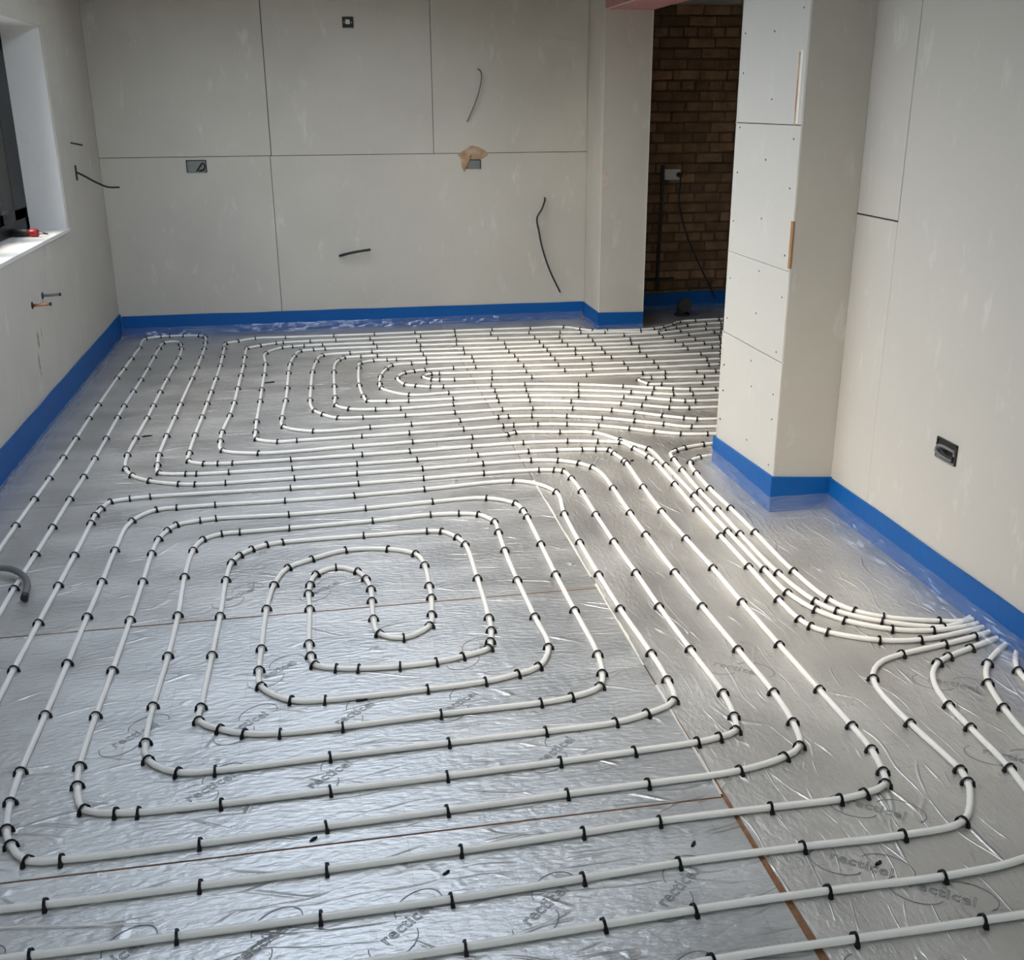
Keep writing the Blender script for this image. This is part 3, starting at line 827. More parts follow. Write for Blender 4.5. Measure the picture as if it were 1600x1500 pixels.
# ------------------------------------------------------------------ heating pipes and their clips
PIPE_RUNS = [
 "2030,2645 1880,2590c 1785,2554c 1733,2525c 1685,2471 1653,2401 1634,2304c 1628,2192c 1619,2007c 1587,1845 1530,1730 1417,1692 1239,1678c 975,1682c 679,1680c 484,1674c 199,1665c -300,1659 -1098,1675 -1210,1700 -1235,1812 -1249,2600 -1251,3400 -1253,4214c -1251,4518c -1249,4787c -1250,5089c -1253,5403c -1257,5768c -1258,6045c -1258,6663c -1255,6903c -1252,7204c -1250,7546c -1248,7840c -1152,7898c -1091,7901c -996,7895c -879,7873c -838,7817c -818,7627c -808,7425c -804,7166c -803,6859c -804,6570c -808,5965c -808,5696c -810,5356c -808,5046c -795,4887c -773,4770c -653,4733c -605,4724c -462,4718c -180,4718c 114,4724c 394,4734c 683,4746c 930,4753c 1066,4749c 1191,4736c 1255,4723c 1316,4704c 1325,4648c 1342,4529c 1343,4492c 1324,4170c 1313,3875c 1315,3581c 1319,3300c 1317,3018c 1318,2718c 1321,2448c 1323,2259c 1320,2145c 1301,2051c 1282,2004c 1214,1979c 1145,1969c 969,1970c 696,1970c 511,1963c 228,1953c -66,1945c -335,1943c -648,1944c -838,1954 -920,1975 -946,2063 -963,2500 -966,2847 -967,2999c -965,3302c -963,3590c -962,3858c -962,4183c -962,4272c -950,4343c -928,4425c -852,4447c -770,4456c -182,4450c 110,4452c 399,4465c 671,4480c 926,4478c 992,4463c 1031,4442c 1044,4338c 1048,4164c 1040,3891c 1036,3603c 1037,3313c 1036,3041c 1040,2741c 1046,2481c 1031,2359c 1011,2295c 956,2274c 892,2263c 719,2253c 521,2244c 233,2236c -54,2230c -311,2226c -503,2229c -554,2236c -631,2262c -666,2364c -677,2449c -680,2687c -677,2939c -676,3269c -678,3568c -681,3819c -674,3959c -651,4045c -625,4100c -535,4132c -474,4142c -185,4130c 127,4142c 405,4165c 634,4164c 743,4079c 759,3990c 762,3918c 759,3633c 755,3354c 755,3065c 755,2763c 739,2651c 714,2581c 620,2541c 531,2528c 250,2522c -17,2508c -181,2508c -275,2525c -341,2559c -400,2610c -400,2680c -395,2978c -391,3243c -392,3527c -382,3679c -358,3740c -317,3791c -262,3826c -204,3839c 105,3847c 350,3844c 405,3832c 457,3758c 477,3685c 478,3373c 470,3067c 463,2978c 449,2905c 437,2865c 352,2830c 270,2811c 161,2806c 39,2815c -26,2830c -88,2860c -100,2918c -105,2996c -103,3241c -106,3360c -101,3431c -80,3515c -9,3564c 66,3514c 92,3445c 105,3357c 103,3263c 101,3128c 113,3023c 186,2982c 275,3047c 290,3125c 302,3250c 305,3346c 307,3521c 283,3632c 187,3697c 30,3716c -95,3655c -179,3593c -224,3454c -243,3269c -249,2991c -250,2859c -241,2763c -154,2671c -61,2655c 227,2660c 397,2671c 496,2696c 564,2726c 618,2836c 617,3044c 613,3333c 615,3599c 622,3781c 624,3892c 573,3982c 497,4008c 383,4018c 146,3996c -181,3980c -371,3974c -439,3971c -506,3923c -532,3821c -538,3583c -527,3275c -526,2998c -532,2709c -527,2527c -510,2445c -429,2377c -338,2367c -53,2374c 254,2381c 514,2385c 707,2393c 803,2419c 896,2468c 914,2579c 915,2738c 905,3049c 904,3325c 907,3620c 917,3924c 939,4179c 873,4305 786,4354c 387,4323c 86,4302c -204,4296c -489,4302c -644,4299c -726,4290c -804,4179c -821,3878c -819,3595c -818,3320c -817,3009c -817,2717c -818,2451c -811,2325c -793,2217c -769,2158c -719,2095c -645,2085c -348,2085c -66,2094c 216,2101c 509,2110c 711,2114c 954,2124c 1087,2158c 1147,2197c 1176,2303c 1187,2459c 1182,2713c 1176,3015c 1174,3293c 1176,3649c 1181,3882c 1192,4181c 1192,4379 1173,4467c 1125,4538c 1040,4594c 915,4620c 689,4616c 406,4599c 109,4588c -167,4580c -467,4574c -597,4580c -669,4598c -800,4667c -888,4756c -932,4860c -956,5070c -958,5347c -953,5716c -953,5965c -954,6269c -953,6576c -950,6891c -949,7155c -960,7452c -984,7597c -1019,7696 -1068,7706 -1108,7661c -1113,7490c -1112,7216c -1107,6885c -1107,6597c -1110,6310c -1112,5989c -1110,5755c -1104,5372c -1100,5046c -1100,4780c -1103,4489c -1104,4167c -1107,3894c -1109,3592c -1108,3405 -1108,2600 -1097,1952 -1075,1840 -968,1813 -645,1800c -368,1801c -82,1801c 189,1804c 475,1815c 694,1824c 984,1824c 1225,1820c 1384,1838c 1457,1922 1483,1973c 1494,2024c 1482,2242c 1481,2350 1485,2417 1501,2477c 1535,2531 1583,2569 1655,2594c 1817,2627c 1935,2655c 2030,2685",
 "2030,2715 1930,2692 1761,2668c 1634,2690c 1503,2768c 1467,2815c 1452,2867c 1445,3015c 1450,3289c 1454,3578c 1458,3864c 1469,4178c 1477,4477c 1471,4567c 1440,4700c 1402,4807c 1297,4844c 1151,4878c 932,4895c 674,4886c 372,4868c 145,4860c -188,4852c -454,4850c -521,4855c -586,4866c -657,4920c -668,5049c -670,5343c -665,5675c -663,5955c -662,6210c -660,6539c -661,6881c -667,7149c -673,7400c -675,7557c -596,7620c -480,7697c -268,7691c 75,7679c 365,7673c 658,7673c 950,7673c 1226,7666c 1511,7654c 1766,7643c 1869,7547c 1942,7474c 2048,7452c 2291,7435c 2399,7453c 2484,7496c 2579,7575c 2668,7662c 2801,7685c 2994,7698c 3800,7697 4266,7678 4362,7664 4374,7567 4391,6262 4374,4956 4362,4859 4266,4845 3800,4830 1868,4859c 1738,4887c 1621,4951c 1512,5025c 1371,5105c 1216,5162c 1065,5192c 939,5200c 883,5197c 676,5182c 396,5168c 158,5160c -163,5151c -257,5148c -360,5213c -371,5343c -375,5532c -373,5943c -374,6209c -374,6579c -376,6864c -386,7194c -285,7348c -215,7366c -136,7377c -10,7380c 341,7373c 642,7370c 923,7363c 1218,7345c 1478,7326c 1656,7311c 1861,7290c 2121,7275c 2387,7294c 2561,7334c 2770,7376c 2894,7385c 3500,7385 3966,7367 4062,7353 4074,7256 4091,6256 4074,5255 4062,5159 3966,5144 3500,5127 1909,5121c 1847,5155c 1749,5219c 1622,5312c 1514,5376c 1315,5452c 1101,5497c 934,5507c 670,5499c 405,5493c 180,5502c 48,5517c -27,5598c -72,5682c -93,5796 -96,5916c -91,6192c -80,6590c -53,6876c -14,7050c 167,7084c 314,7093c 642,7080c 931,7062c 1220,7048c 1482,7036c 1650,7025c 1839,7009c 2093,6997c 2416,7016c 2569,7038c 2758,7062c 3200,7077 3666,7060 3762,7046 3775,6949 3792,6266 3775,5583 3762,5486 3666,5472 3200,5456 2020,5467c 1964,5480c 1892,5516c 1770,5579c 1652,5630c 1409,5707c 1130,5766c 948,5781c 697,5780c 448,5786c 327,5803c 224,5829c 204,5940c 192,6199c 209,6650c 223,6769c 310,6827c 398,6826c 459,6825c 654,6818c 951,6799c 1234,6782c 1474,6772c 1641,6766c 1840,6755c 2080,6746c 2417,6752c 2596,6763c 2652,6765c 2952,6763 3366,6744 3462,6729 3477,6633 3492,6217 3477,5801 3462,5704 3366,5690 2900,5676 2223,5697c 2075,5719c 1983,5747c 1882,5788c 1715,5863c 1468,5953c 1158,6025c 959,6048c 677,6064c 602,6076c 521,6112c 462,6154c 428,6325c 481,6451c 541,6482c 611,6501c 792,6517c 934,6515c 1239,6491c 1460,6471c 1675,6452c 1882,6436c 2078,6427c 2432,6423c 2525,6423c 2825,6425 3127,6415 3180,6408 3200,6358 3180,6306 3127,6299 2766,6286 2467,6280c 2393,6279c 2060,6282c 1865,6290c 1641,6303c 1467,6317c 1227,6341c 1015,6362c 689,6390c 639,6391c 586,6326c 629,6244c 676,6232c 762,6220c 989,6205c 1233,6188c 1567,6164c 1918,6146c 2060,6138c 2259,6122c 2378,6115c 2678,6107 3131,6094 3180,6088 3200,6040 3180,5991 3130,5985 2600,5978 2262,5993c 2023,6019c 1938,6028c 1885,6029 1849,5988c 1863,5927 1877,5880c 1951,5867c 2196,5847c 2750,5840 3216,5857 3312,5871 3325,5968 3325,6454 3312,6551 3216,6567 2885,6584 2585,6585c 2451,6586c 2081,6597c 1846,6612c 1655,6625c 1474,6637c 1234,6655c 945,6681c 642,6701c 545,6695c 416,6668c 376,6575c 329,6391c 314,6219c 317,6093c 462,5917c 689,5916c 958,5912c 1140,5894c 1437,5825c 1725,5723c 1835,5675c 1947,5632c 2056,5613c 3050,5593 3516,5608 3612,5622 3626,5719 3642,6252 3626,6786 3612,6883 3516,6897 3050,6916 2711,6912c 2588,6900c 2429,6882c 2111,6873c 1854,6886c 1672,6898c 1480,6908c 1220,6917c 922,6932c 647,6950c 342,6964c 235,6961c 124,6948c 89,6881c 64,6778 51,6561c 46,6206c 44,5943c 45,5775c 114,5683c 256,5647c 391,5636c 684,5660c 942,5680c 1118,5660c 1339,5597c 1600,5496c 1705,5439c 1836,5364c 1937,5338c 3350,5312 3816,5327 3912,5342 3925,5438 3942,6275 3925,7112 3912,7209 3816,7223 3350,7243 2839,7247c 2785,7242c 2576,7195c 2371,7153c 2126,7133c 1856,7144c 1640,7159c 1481,7170c 1238,7188c 904,7215c 655,7227c 358,7237c 5,7244c -73,7235c -159,7210c -196,7061c -221,6836c -227,6595c -228,6221c -232,5933c -241,5714 -243,5578c -232,5406c -80,5296c 206,5308c 421,5321c 679,5339c 885,5361c 940,5364c 1066,5352c 1249,5308c 1425,5239c 1577,5154c 1709,5069c 1833,4994c 3650,5000 4116,5017 4212,5032 4224,5128 4241,6265 4224,7402 4212,7499 4116,7513 3650,7534 2956,7552c 2837,7547c 2674,7508c 2571,7461c 2463,7389c 2414,7348c 2272,7355c 2014,7393c 1844,7432c 1695,7463c 1470,7491c 1192,7513c 935,7523c 684,7523c 325,7522c 84,7524c -94,7522c -280,7511c -329,7498c -434,7437c -521,7369c -523,7326 -520,7107c -515,6849c -515,6589c -515,6264c -515,5942c -522,5681c -539,5372c -536,5218c -512,5055c -341,4979c 107,4999c 400,5016c 699,5035c 879,5043c 922,5072c 1148,5036c 1314,4994c 1410,4849c 1471,4744 1506,4682c 1511,4433c 1506,4028c 1498,3619c 1494,3252c 1497,3060c 1534,2919c 1593,2832c 1709,2749c 1833,2717c 1971,2727 2030,2745",
 "2030,2772 1941,2746 1877,2732c 1706,2804c 1597,2900c 1560,2982c 1531,3216c 1535,3587c 1544,3856c 1547,4071c 1564,4356c 1576,4507c 1586,4590 1625,4629c 1680,4664c 1786,4698c 1950,4711 3001,4685 4577,4639 4670,4630 4700,4600 4670,4550 4579,4544 3000,4536 1951,4525 1701,4512c 1635,4447c 1612,4297c 1600,4096c 1601,3854c 1598,3591c 1591,3222c 1611,2986c 1655,2891c 1727,2832c 1886,2772c 1961,2758 2030,2800",
 "2030,2610 1949,2557 1876,2494c 1838,2444 1811,2392c 1774,2264c 1754,2129 1761,1860 1754,1702 1720,1580 1598,1550 1246,1543c 965,1544c 666,1543c 399,1524 -998,1494 -1150,1470 -1200,1360 -1150,1250 -998,1227 1750,1210",
 "2030,2575 1962,2487 1938,2437c 1928,2391 1918,2200 1907,1900 1908,1500 1910,1100",]

PR = 0.0083
PZ = 0.0087


def clip_shape():
    "arched black staple seen over the pipe: band, two shoulders and flared feet; pipe axis = local x"
    m = MB()
    w, th = 0.0030, 0.0028
    prof = [(-0.0128, 0.0), (-0.0122, 0.009)]
    for k in range(1, 8):
        a = math.pi - math.pi * k / 8
        prof.append((0.0112 * math.cos(a), 0.0095 + 0.0112 * math.sin(a)))
    prof += [(0.0122, 0.009), (0.0128, 0.0)]
    n = len(prof)
    vs = []
    for i, (y, z) in enumerate(prof):
        d = Vector((y, z - 0.006)).normalized()
        for (dx, o) in ((-w, 0), (w, 0), (w, th), (-w, th)):
            vs.append((dx, y + d.x * o, z + max(d.y, 0) * o))
    fs = []
    for i in range(n - 1):
        for k in range(4):
            fs.append((i * 4 + k, i * 4 + (k + 1) % 4, (i + 1) * 4 + (k + 1) % 4, (i + 1) * 4 + k))
    m.add(vs, fs)
    for s in (-1, 1):
        a, b_, c = 0.0103 * s, 0.0185 * s, 0.0160 * s
        m.add([(-.0048, a, 0), (.0048, a, 0), (.0048, b_, 0), (-.0048, b_, 0), (-.0034, a, .0125), (.0034, a, .0125), (.0034, c, .0125), (-.0034, c, .0125)],
              [(0, 1, 2, 3), (4, 7, 6, 5), (0, 4, 5, 1), (1, 5, 6, 2), (2, 6, 7, 3), (3, 7, 4, 0)])
    return m


co = clip_shape().build('clip', 'clip', None, base=(0, 0, 0))
clip_me = co.data
bpy.data.objects.remove(co)
clip_v = [v.co.copy() for v in clip_me.vertices]
clip_f = [tuple(p.vertices) for p in clip_me.polygons]

PIPE_LABELS = [
    'white heating pipe wound in the near rectangular spiral, centre of the foreground floor',
    'white heating pipe wound in the far spiral below the back wall, crowded lines',
    'white heating pipe doubling past the pier foot, outermost two lines nearest the blue skirting',
    'white heating pipe crossing the bottom right corner of the floor, nearest the camera',
    'short white heating pipe end hugging the right wall at the frame edge']
for pi, run in enumerate(PIPE_RUNS):
    P, C_ = [], []
    for tok in run.split():
        c = tok.endswith('c')
        x, y = tok.rstrip('c').split(',')
        P.append((int(x) / 1000.0, int(y) / 1000.0, PZ))
        C_.append(c)
    pts = catmull(P, 0.028)
    me = MB().tube(pts, PR, seg=8)
    pipe = me.build('heating_pipe', 'pipe', None, base=(P[0][0], P[0][1], 0), smooth=True)
    tag(pipe, PIPE_LABELS[pi], 'pipe', 'underfloor heating pipes')
    base = Vector((P[0][0], P[0][1], 0))
    clips = []
    rc = random.Random(pi)
    for i in range(1, len(P) - 1):
        if not C_[i]:
            continue
        a, b_, c = Vector(P[i - 1]), Vector(P[i]), Vector(P[i + 1])
        u = ((b_ - a).normalized() / max((b_ - a).length, .02) + (c - b_).normalized() / max((c - b_).length, .02))
        ang = math.atan2(u.y, u.x) + rc.uniform(-0.10, 0.10)
        clips.append((b_, ang, rc.uniform(-0.12, 0.12)))
    clips.sort(key=lambda q: (q[0] - Vector((0, 0, 0))).length)
    for b_, ang, tilt in clips[:300]:
        o = link_mesh('clip', clip_me, None, pipe)
        o.location = Vector((b_.x, b_.y, 0)) - base
        o.rotation_euler = (0, tilt * 0.6, ang)
    if len(clips) > 300:
        m = MB()
        for b_, ang, tilt in clips[300:]:
            R = Matrix.Rotation(ang, 3, 'Z')
            m.add([R @ v + Vector((b_.x, b_.y, 0)) for v in clip_v], clip_f)
        tag(m.build('far_clips', 'clip', pipe), kind='stuff')


# ------------------------------------------------------------------ blue edging strip with its polythene skirt
def edging(pts, normals_left, tops, label, film_out, film_h=0.05, seed=1, film=True):
    """strip standing against a wall along the polyline pts; the room lies to the left of the direction of travel.
    tops: height at each point; film_out: how far the skirt lies out over the floor"""
    rg = random.Random(seed)
    P = [Vector((x, y, 0)) for x, y in pts]
    fine, hs = [], []
    for i in range(len(P) - 1):
        L = (P[i + 1] - P[i]).length
        n = max(2, int(L / 0.035))
        for k in range(n):
            t = k / n
            fine.append(P[i].lerp(P[i + 1], t)); hs.append(tops[i] * (1 - t) + tops[i + 1] * t)
    fine.append(P[-1]); hs.append(tops[-1])
    th = 0.009
    n = len(fine)
    off = []
    for i in range(n):
        a = fine[max(i - 1, 0)]; b_ = fine[min(i + 1, n - 1)]
        if i in (0,):
            t = (fine[1] - fine[0]).normalized(); o = Vector((-t.y, t.x, 0))
        elif i == n - 1:
            t = (fine[-1] - fine[-2]).normalized(); o = Vector((-t.y, t.x, 0))
        else:
            t1 = (fine[i] - fine[i - 1]).normalized(); t2 = (fine[i + 1] - fine[i]).normalized()
            o1 = Vector((-t1.y, t1.x, 0)); o2 = Vector((-t2.y, t2.x, 0))
            o = (o1 + o2)
            o = o / max(o.length_squared / 2, 0.3)
        off.append(o)
    vs, fs = [], []
    for i in range(n):
        q = fine[i]
        h = hs[i] + 0.0035 * noise.noise(q * 3.1 + Vector((seed, 0, 0)))
        w = 0.004 * noise.noise(q * 2.3 + Vector((0, seed, 5)))
        w = max(w, 0) + 0.0006
        for (d, z) in ((w * 0.3, 0.0), (th + w * .3, 0.0), (th + w, h), (w, h)):
            vs.append(q + off[i] * d + Vector((0, 0, z)))
    for i in range(n - 1):
        for k in range(4):
            fs.append((i * 4 + k, i * 4 + (k + 1) % 4, (i + 1) * 4 + (k + 1) % 4, (i + 1) * 4 + k))
    fs += [(3, 2, 1, 0), tuple((n - 1) * 4 + k for k in range(4))]
    m = MB(); m.add(vs, fs)
    st = m.build('edging_strip', 'blue', None, base=(P[0].x, P[0].y, 0))
    tag(st, label, 'edging strip', 'blue perimeter edging strips')
    if film and film_out > 0:
        vs, fs = [], []
        prof = 13
        for i in range(n):
            q = fine[i]
            for k in range(prof):
                t = k / (prof - 1)
                reach = film_out * (0.8 + 0.75 * noise.noise(q * 1.9 + Vector((3, seed, 0))) + 0.3 * noise.noise(q * 7 + Vector((9, seed, 2))))
                d = th + 0.003 + max(reach, 0.02) * t ** 1.2
                z = film_h * (1 - t) ** 2.0 + 0.0012
                rdg = 1 - abs(noise.noise(Vector((q.x * 6 + seed, q.y * 6, t * 3.5)))) * 2.6
                crum = 0.026 * max(rdg, 0) ** 2 + 0.010 * noise.noise(Vector((q.x * 17, q.y * 17 + seed, t * 7)))
                z += max(crum, -0.5 * z) * (0.15 + t * (1 - t) * 2.6)
                vs.append(q + off[i] * d + Vector((0, 0, max(z, 0.0012))))
        for i in range(n - 1):
            for k in range(prof - 1):
                fs.append((i * prof + k, i * prof + k + 1, (i + 1) * prof + k + 1, (i + 1) * prof + k))
        f = MB(); f.add(vs, fs)
        fo = f.build('polythene_skirt', 'film', st, smooth=False)
    return st


e = 0.0
edging([(XL, YB), (XL, 4.4), (XL, 1.7)], 1, [0.160, 0.152, 0.15], 'blue foam edging strip along the foot of the left wall below the window', 0.05, 0.02, 2)
edging([(XR - 0.014, YB), (0.3, YB), (XL + 0.014, YB)], 1, [0.130, 0.138, 0.146], 'long blue foam edging strip along the foot of the back wall', 0.10, 0.055, 3)
edging([(NIB_X1, NIB_Y), (XR, NIB_Y), (XR, YB)], 1, [0.118, 0.122, 0.128], 'blue foam edging strip wrapped round the foot of the narrow nib beside the opening', 0.05, 0.03, 4)
edging([(SIDE_X1, BRICK_Y - .014), (2.95, BRICK_Y - .014), (NIB_X1 + .002, BRICK_Y - .014)], 1, [0.145, 0.138, 0.115], 'dark blue foam edging strip at the foot of the brick wall', 0.05, 0.03, 5)
edging([(XR, PIER_Y0), (PIER_X, PIER_Y0), (PIER_X, PIER_Y1), (NIB_X1, PIER_Y1)], 1, [0.132, 0.152, 0.126, 0.125], 'blue foam edging strip wrapped round the foot of the protruding pier', 0.085, 0.065, 6)
edging([(XR, YF + .3), (XR, 2.0), (XR, PIER_Y0 - 0.010)], 1, [0.140, 0.140, 0.131], 'bright blue foam edging strip along the foot of the right wall', 0.085, 0.06, 7)


# ------------------------------------------------------------------ wall boxes, cables, pipe stubs
def back_box(name, label, origin, u, v, nrm, w, h, depth=0.035, fill='box_metal', proud=0.001):
    "open metal back box let into a wall; u, v span the face, nrm points into the room"
    u, v, nrm = Vector(u), Vector(v), Vector(nrm)
    o = Vector(origin)
    t = empty(name, o - v * h / 2)
    tag(t, label, 'wall box', 'electrical back boxes')

    def slab(u0, u1, v0, v1, d0, d1, nm, mt):
        m = MB()
        vs = [o + u * a + v * b_ + nrm * d for d in (d0, d1) for b_ in (v0, v1) for a in (u0, u1)]
        m.add(vs, [(0, 2, 3, 1), (4, 5, 7, 6), (0, 1, 5, 4), (2, 6, 7, 3), (0, 4, 6, 2), (1, 3, 7, 5)])
        return m.build(nm, mt, t, bevel=0.0008, seg=1)
    k = 0.006
    slab(-w / 2, w / 2, -h / 2, h / 2, 0.0002, 0.0012, 'back_plate', fill)
    slab(-w / 2, -w / 2 + k, -h / 2, h / 2, 0, 0.006, 'side', 'box_dark')
    slab(w / 2 - k, w / 2, -h / 2, h / 2, 0, 0.006, 'side', 'box_dark')
    slab(-w / 2, w / 2, -h / 2, -h / 2 + k, 0, 0.006, 'side', 'box_metal')
    slab(-w / 2, w / 2, h / 2 - k, h / 2, 0, 0.006, 'side', 'box_dark')
    for s in (-1, 1):
        slab(s * (w / 2 - k - .007) - .005, s * (w / 2 - k - .007) + .005, -0.006, 0.006, 0.001, 0.006, 'lug', 'box_metal')
    return t, o, u, v, nrm


def cable_on(box, pts, r, mt, name='cable_tail'):
    t, o, u, v, nrm = box
    m = MB().tube(catmull([o + u * a + v * b_ + nrm * c for a, b_, c in pts], 0.008), r, seg=6)
    return m.build(name, mt, t, smooth=True)


b1 = back_box('back_box', 'wide dark back box with looped cable, left part of the back wall', (-0.795, YB, 1.176), (1, 0, 0), (0, 0, 1), (0, -1, 0), 0.138, 0.086)
cable_on(b1, [(0.0, -0.03, .003), (0.02, -0.005, .012), (0.045, 0.022, .014), (0.058, 0.0, .012), (0.045, -0.022, .01), (0.015, -0.030, .008)], 0.006, 'cable')
b2 = back_box('back_box', 'grey back box below an orange foam patch on the back wall', (1.157, YB, 1.163), (1, 0, 0), (0, 0, 1), (0, -1, 0), 0.112, 0.066, fill='box_metal')
b3 = back_box('back_box', 'small square back box high on the back wall with pale centre', (0.304, YB, 2.109), (1, 0, 0), (0, 0, 1), (0, -1, 0), 0.076, 0.073, fill='box_dark')
MB().box(0.287, 0.318, YB - 0.010, YB - 0.001, 2.098, 2.128).build('knockout_plug', 'white_plastic', b3[0], bevel=0.003)
b4 = back_box('back_box', 'square back box with coiled grey cable low on the right wall', (XR, 3.04, 0.489), (0, -1, 0), (0, 0, 1), (-1, 0, 0), 0.118, 0.070, fill='box_dark')
cable_on(b4, [(0.05, 0.010, .004), (0.0, 0.016, .016), (-0.030, 0.010, .018), (-0.036, -0.008, .018), (-0.01, -0.018, .016), (0.04, -0.022, .006)], 0.0055, 'cable_grey')
cable_on(b4, [(0.045, -0.012, .004), (0.02, -0.012, .012), (-0.012, 0.004, .016), (0.01, 0.012, .014)], 0.004, 'cable')

# expanding-foam blot over the second box
fm = MB()
base_ring = [(1.044, 1.229), (1.075, 1.252), (1.105, 1.268), (1.135, 1.288), (1.165, 1.292), (1.20, 1.282), (1.235, 1.262), (1.269, 1.228), (1.245, 1.212), (1.217, 1.200), (1.16, 1.199), (1.099, 1.199), (1.097, 1.150), (1.088, 1.105), (1.072, 1.140), (1.070, 1.190)]
ring = []
for k in range(len(base_ring)):
    (xa, za), (xb_, zb_) = base_ring[k], base_ring[(k + 1) % len(base_ring)]
    ring.append((xa, za))
    ring.append(((xa + xb_) / 2 + rs.uniform(-.007, .007), (za + zb_) / 2 + rs.uniform(-.006, .006)))
c0 = (1.15, 1.235)
vs = [(c0[0], YB - 0.009, c0[1])]
for x, z in ring:
    vs.append((c0[0] + (x - c0[0]) * 0.62, YB - 0.006 - rs.uniform(0, .004), c0[1] + (z - c0[1]) * 0.62))
for x, z in ring:
    vs.append((x, YB - 0.0004, z))
n = len(ring)
fs = [(0, 1 + i, 1 + (i + 1) % n) for i in range(n)] + [(1 + i, 1 + n + i, 1 + n + (i + 1) % n, 1 + (i + 1) % n) for i in range(n)]
fm.add(vs, fs)
tag(fm.build('foam_patch', 'foam_orange', None, base=(1.15, YB, 1.2), smooth=True), 'orange brown expanding foam patch on the back wall above a grey box', 'foam patch')


def cable(name, label, pts, r, mt, cat='cable', group=None):
    pts = catmull(pts, 0.012)
    o = MB().tube(pts, r, seg=7).build(name, mt, None, base=pts[0], smooth=True)
    return tag(o, label, cat, group)


cable('cable', 'thin grey cable poking from the back wall above the foam patch', [(1.199, YB + .005, 1.81), (1.215, YB - .035, 1.795), (1.221, YB - .04, 1.767), (1.206, YB - .035, 1.673), (1.167, YB - .03, 1.566), (1.114, YB - .02, 1.457)], 0.0045, 'cable_grey')
cable('cable', 'long black cable hanging down the right end of the back wall', [(1.690, YB + .005, .915), (1.687, YB - .03, .905), (1.66, YB - .05, .841), (1.622, YB - .05, .772), (1.637, YB - .05, .677), (1.662, YB - .05, .558), (1.72, YB - .05, .388), (1.806, YB - .04, .215)], 0.0065, 'cable')
cable('cable', 'short stiff black cable stub jutting from the middle of the back wall', [(0.157, YB + .005, .531), (0.168, YB - .03, .538), (0.224, YB - .06, .556), (0.304, YB - .07, .570), (0.380, YB - .07, .579)], 0.0095, 'cable')
# left wall: slot with cable tail, two pipe stubs, a short dark nail
lc = empty('cable_outlet', (XL, 7.19, 1.15))
tag(lc, 'black cable curving out of a dark slot in the left wall beside the window', 'cable')
MB().box(XL - .001, XL + .003, 7.165, 7.215, 1.145, 1.235).build('slot', 'box_dark', lc)
MB().tube(catmull([(XL + .0, 7.19, 1.195), (XL + .03, 7.22, 1.175), (XL + .09, 7.30, 1.125), (XL + .15, 7.36, 1.090), (XL + .215, 7.38, 1.086)], .01), 0.0065, seg=7).build('cable_tail', 'cable', lc, smooth=True)
cable('nail', 'small dark fixing sticking out of the left wall above the cable', [(XL, 7.15, 1.368), (XL + .03, 7.17, 1.360), (XL + .06, 7.19, 1.352)], 0.005, 'cable', 'fixing')


def stub(label, y, z, mt):
    t = empty('pipe_stub', (XL, y, z))
    tag(t, label, 'pipe stub')
    MB().tube([(XL - .002, y, z), (XL + .004, y, z)], 0.018, seg=10).build('collar', 'box_dark', t)
    MB().tube([(XL, y, z), (XL + .03, y, z), (XL + .085, y + .01, z + .002)], 0.0075, seg=9).build('tube', mt, t, smooth=True)
    MB().tube([(XL + .083, y + .01, z + .002), (XL + .092, y + .011, z + .002)], 0.009, seg=9).build('cap', 'cable', t)


stub('reddish copper pipe stub with dark collar, lower of two on the left wall', 5.70, 0.632, 'copper')
stub('dark grey pipe stub, upper of two on the left wall under the window', 5.93, 0.643, 'cable_grey')
# stains running down the left wall
for (y, z, dy, dz) in ((5.72, 0.455, .02, .05), (5.67, 0.33, .016, .06), (5.80, 0.47, .008, .03)):
    mm = MB()
    nn = 9
    ringp = [(y + dy * math.cos(2 * math.pi * k / nn) * rs.uniform(.6, 1.2), z + dz * math.sin(2 * math.pi * k / nn) * rs.uniform(.7, 1.2)) for k in range(nn)]
    mm.add([(XL + .0006, a, b_) for a, b_ in ringp] + [(XL - .0005, a, b_) for a, b_ in ringp], [tuple(range(nn)), tuple(range(2 * nn - 1, nn - 1, -1))] + [(k, (k + 1) % nn, nn + (k + 1) % nn, nn + k) for k in range(nn)])
    mm.build('stain', 'stain_dark', wall_left)

# thick grey flex lying on the boards at the left edge
fx = empty('flex_cable', (-1.43, 3.80, 0))
tag(fx, 'thick dark grey flex curling over the pipes at the left edge of the floor', 'cable')
fpts = catmull([(-1.432, 3.84, .19), (-1.395, 3.815, .13), (-1.30, 3.775, .05), (-1.22, 3.745, .031), (-1.155, 3.725, .030), (-1.095, 3.66, .031), (-1.058, 3.575, .028), (-1.052, 3.51, .018)], .012)
MB().tube(fpts, 0.0115, seg=9).build('sleeve', 'cable_grey', fx, smooth=True)
MB().tube([fpts[-1], fpts[-1] + (fpts[-1] - fpts[-2]).normalized() * 0.02], 0.0135, seg=9).build('end_cap', 'cable', fx)

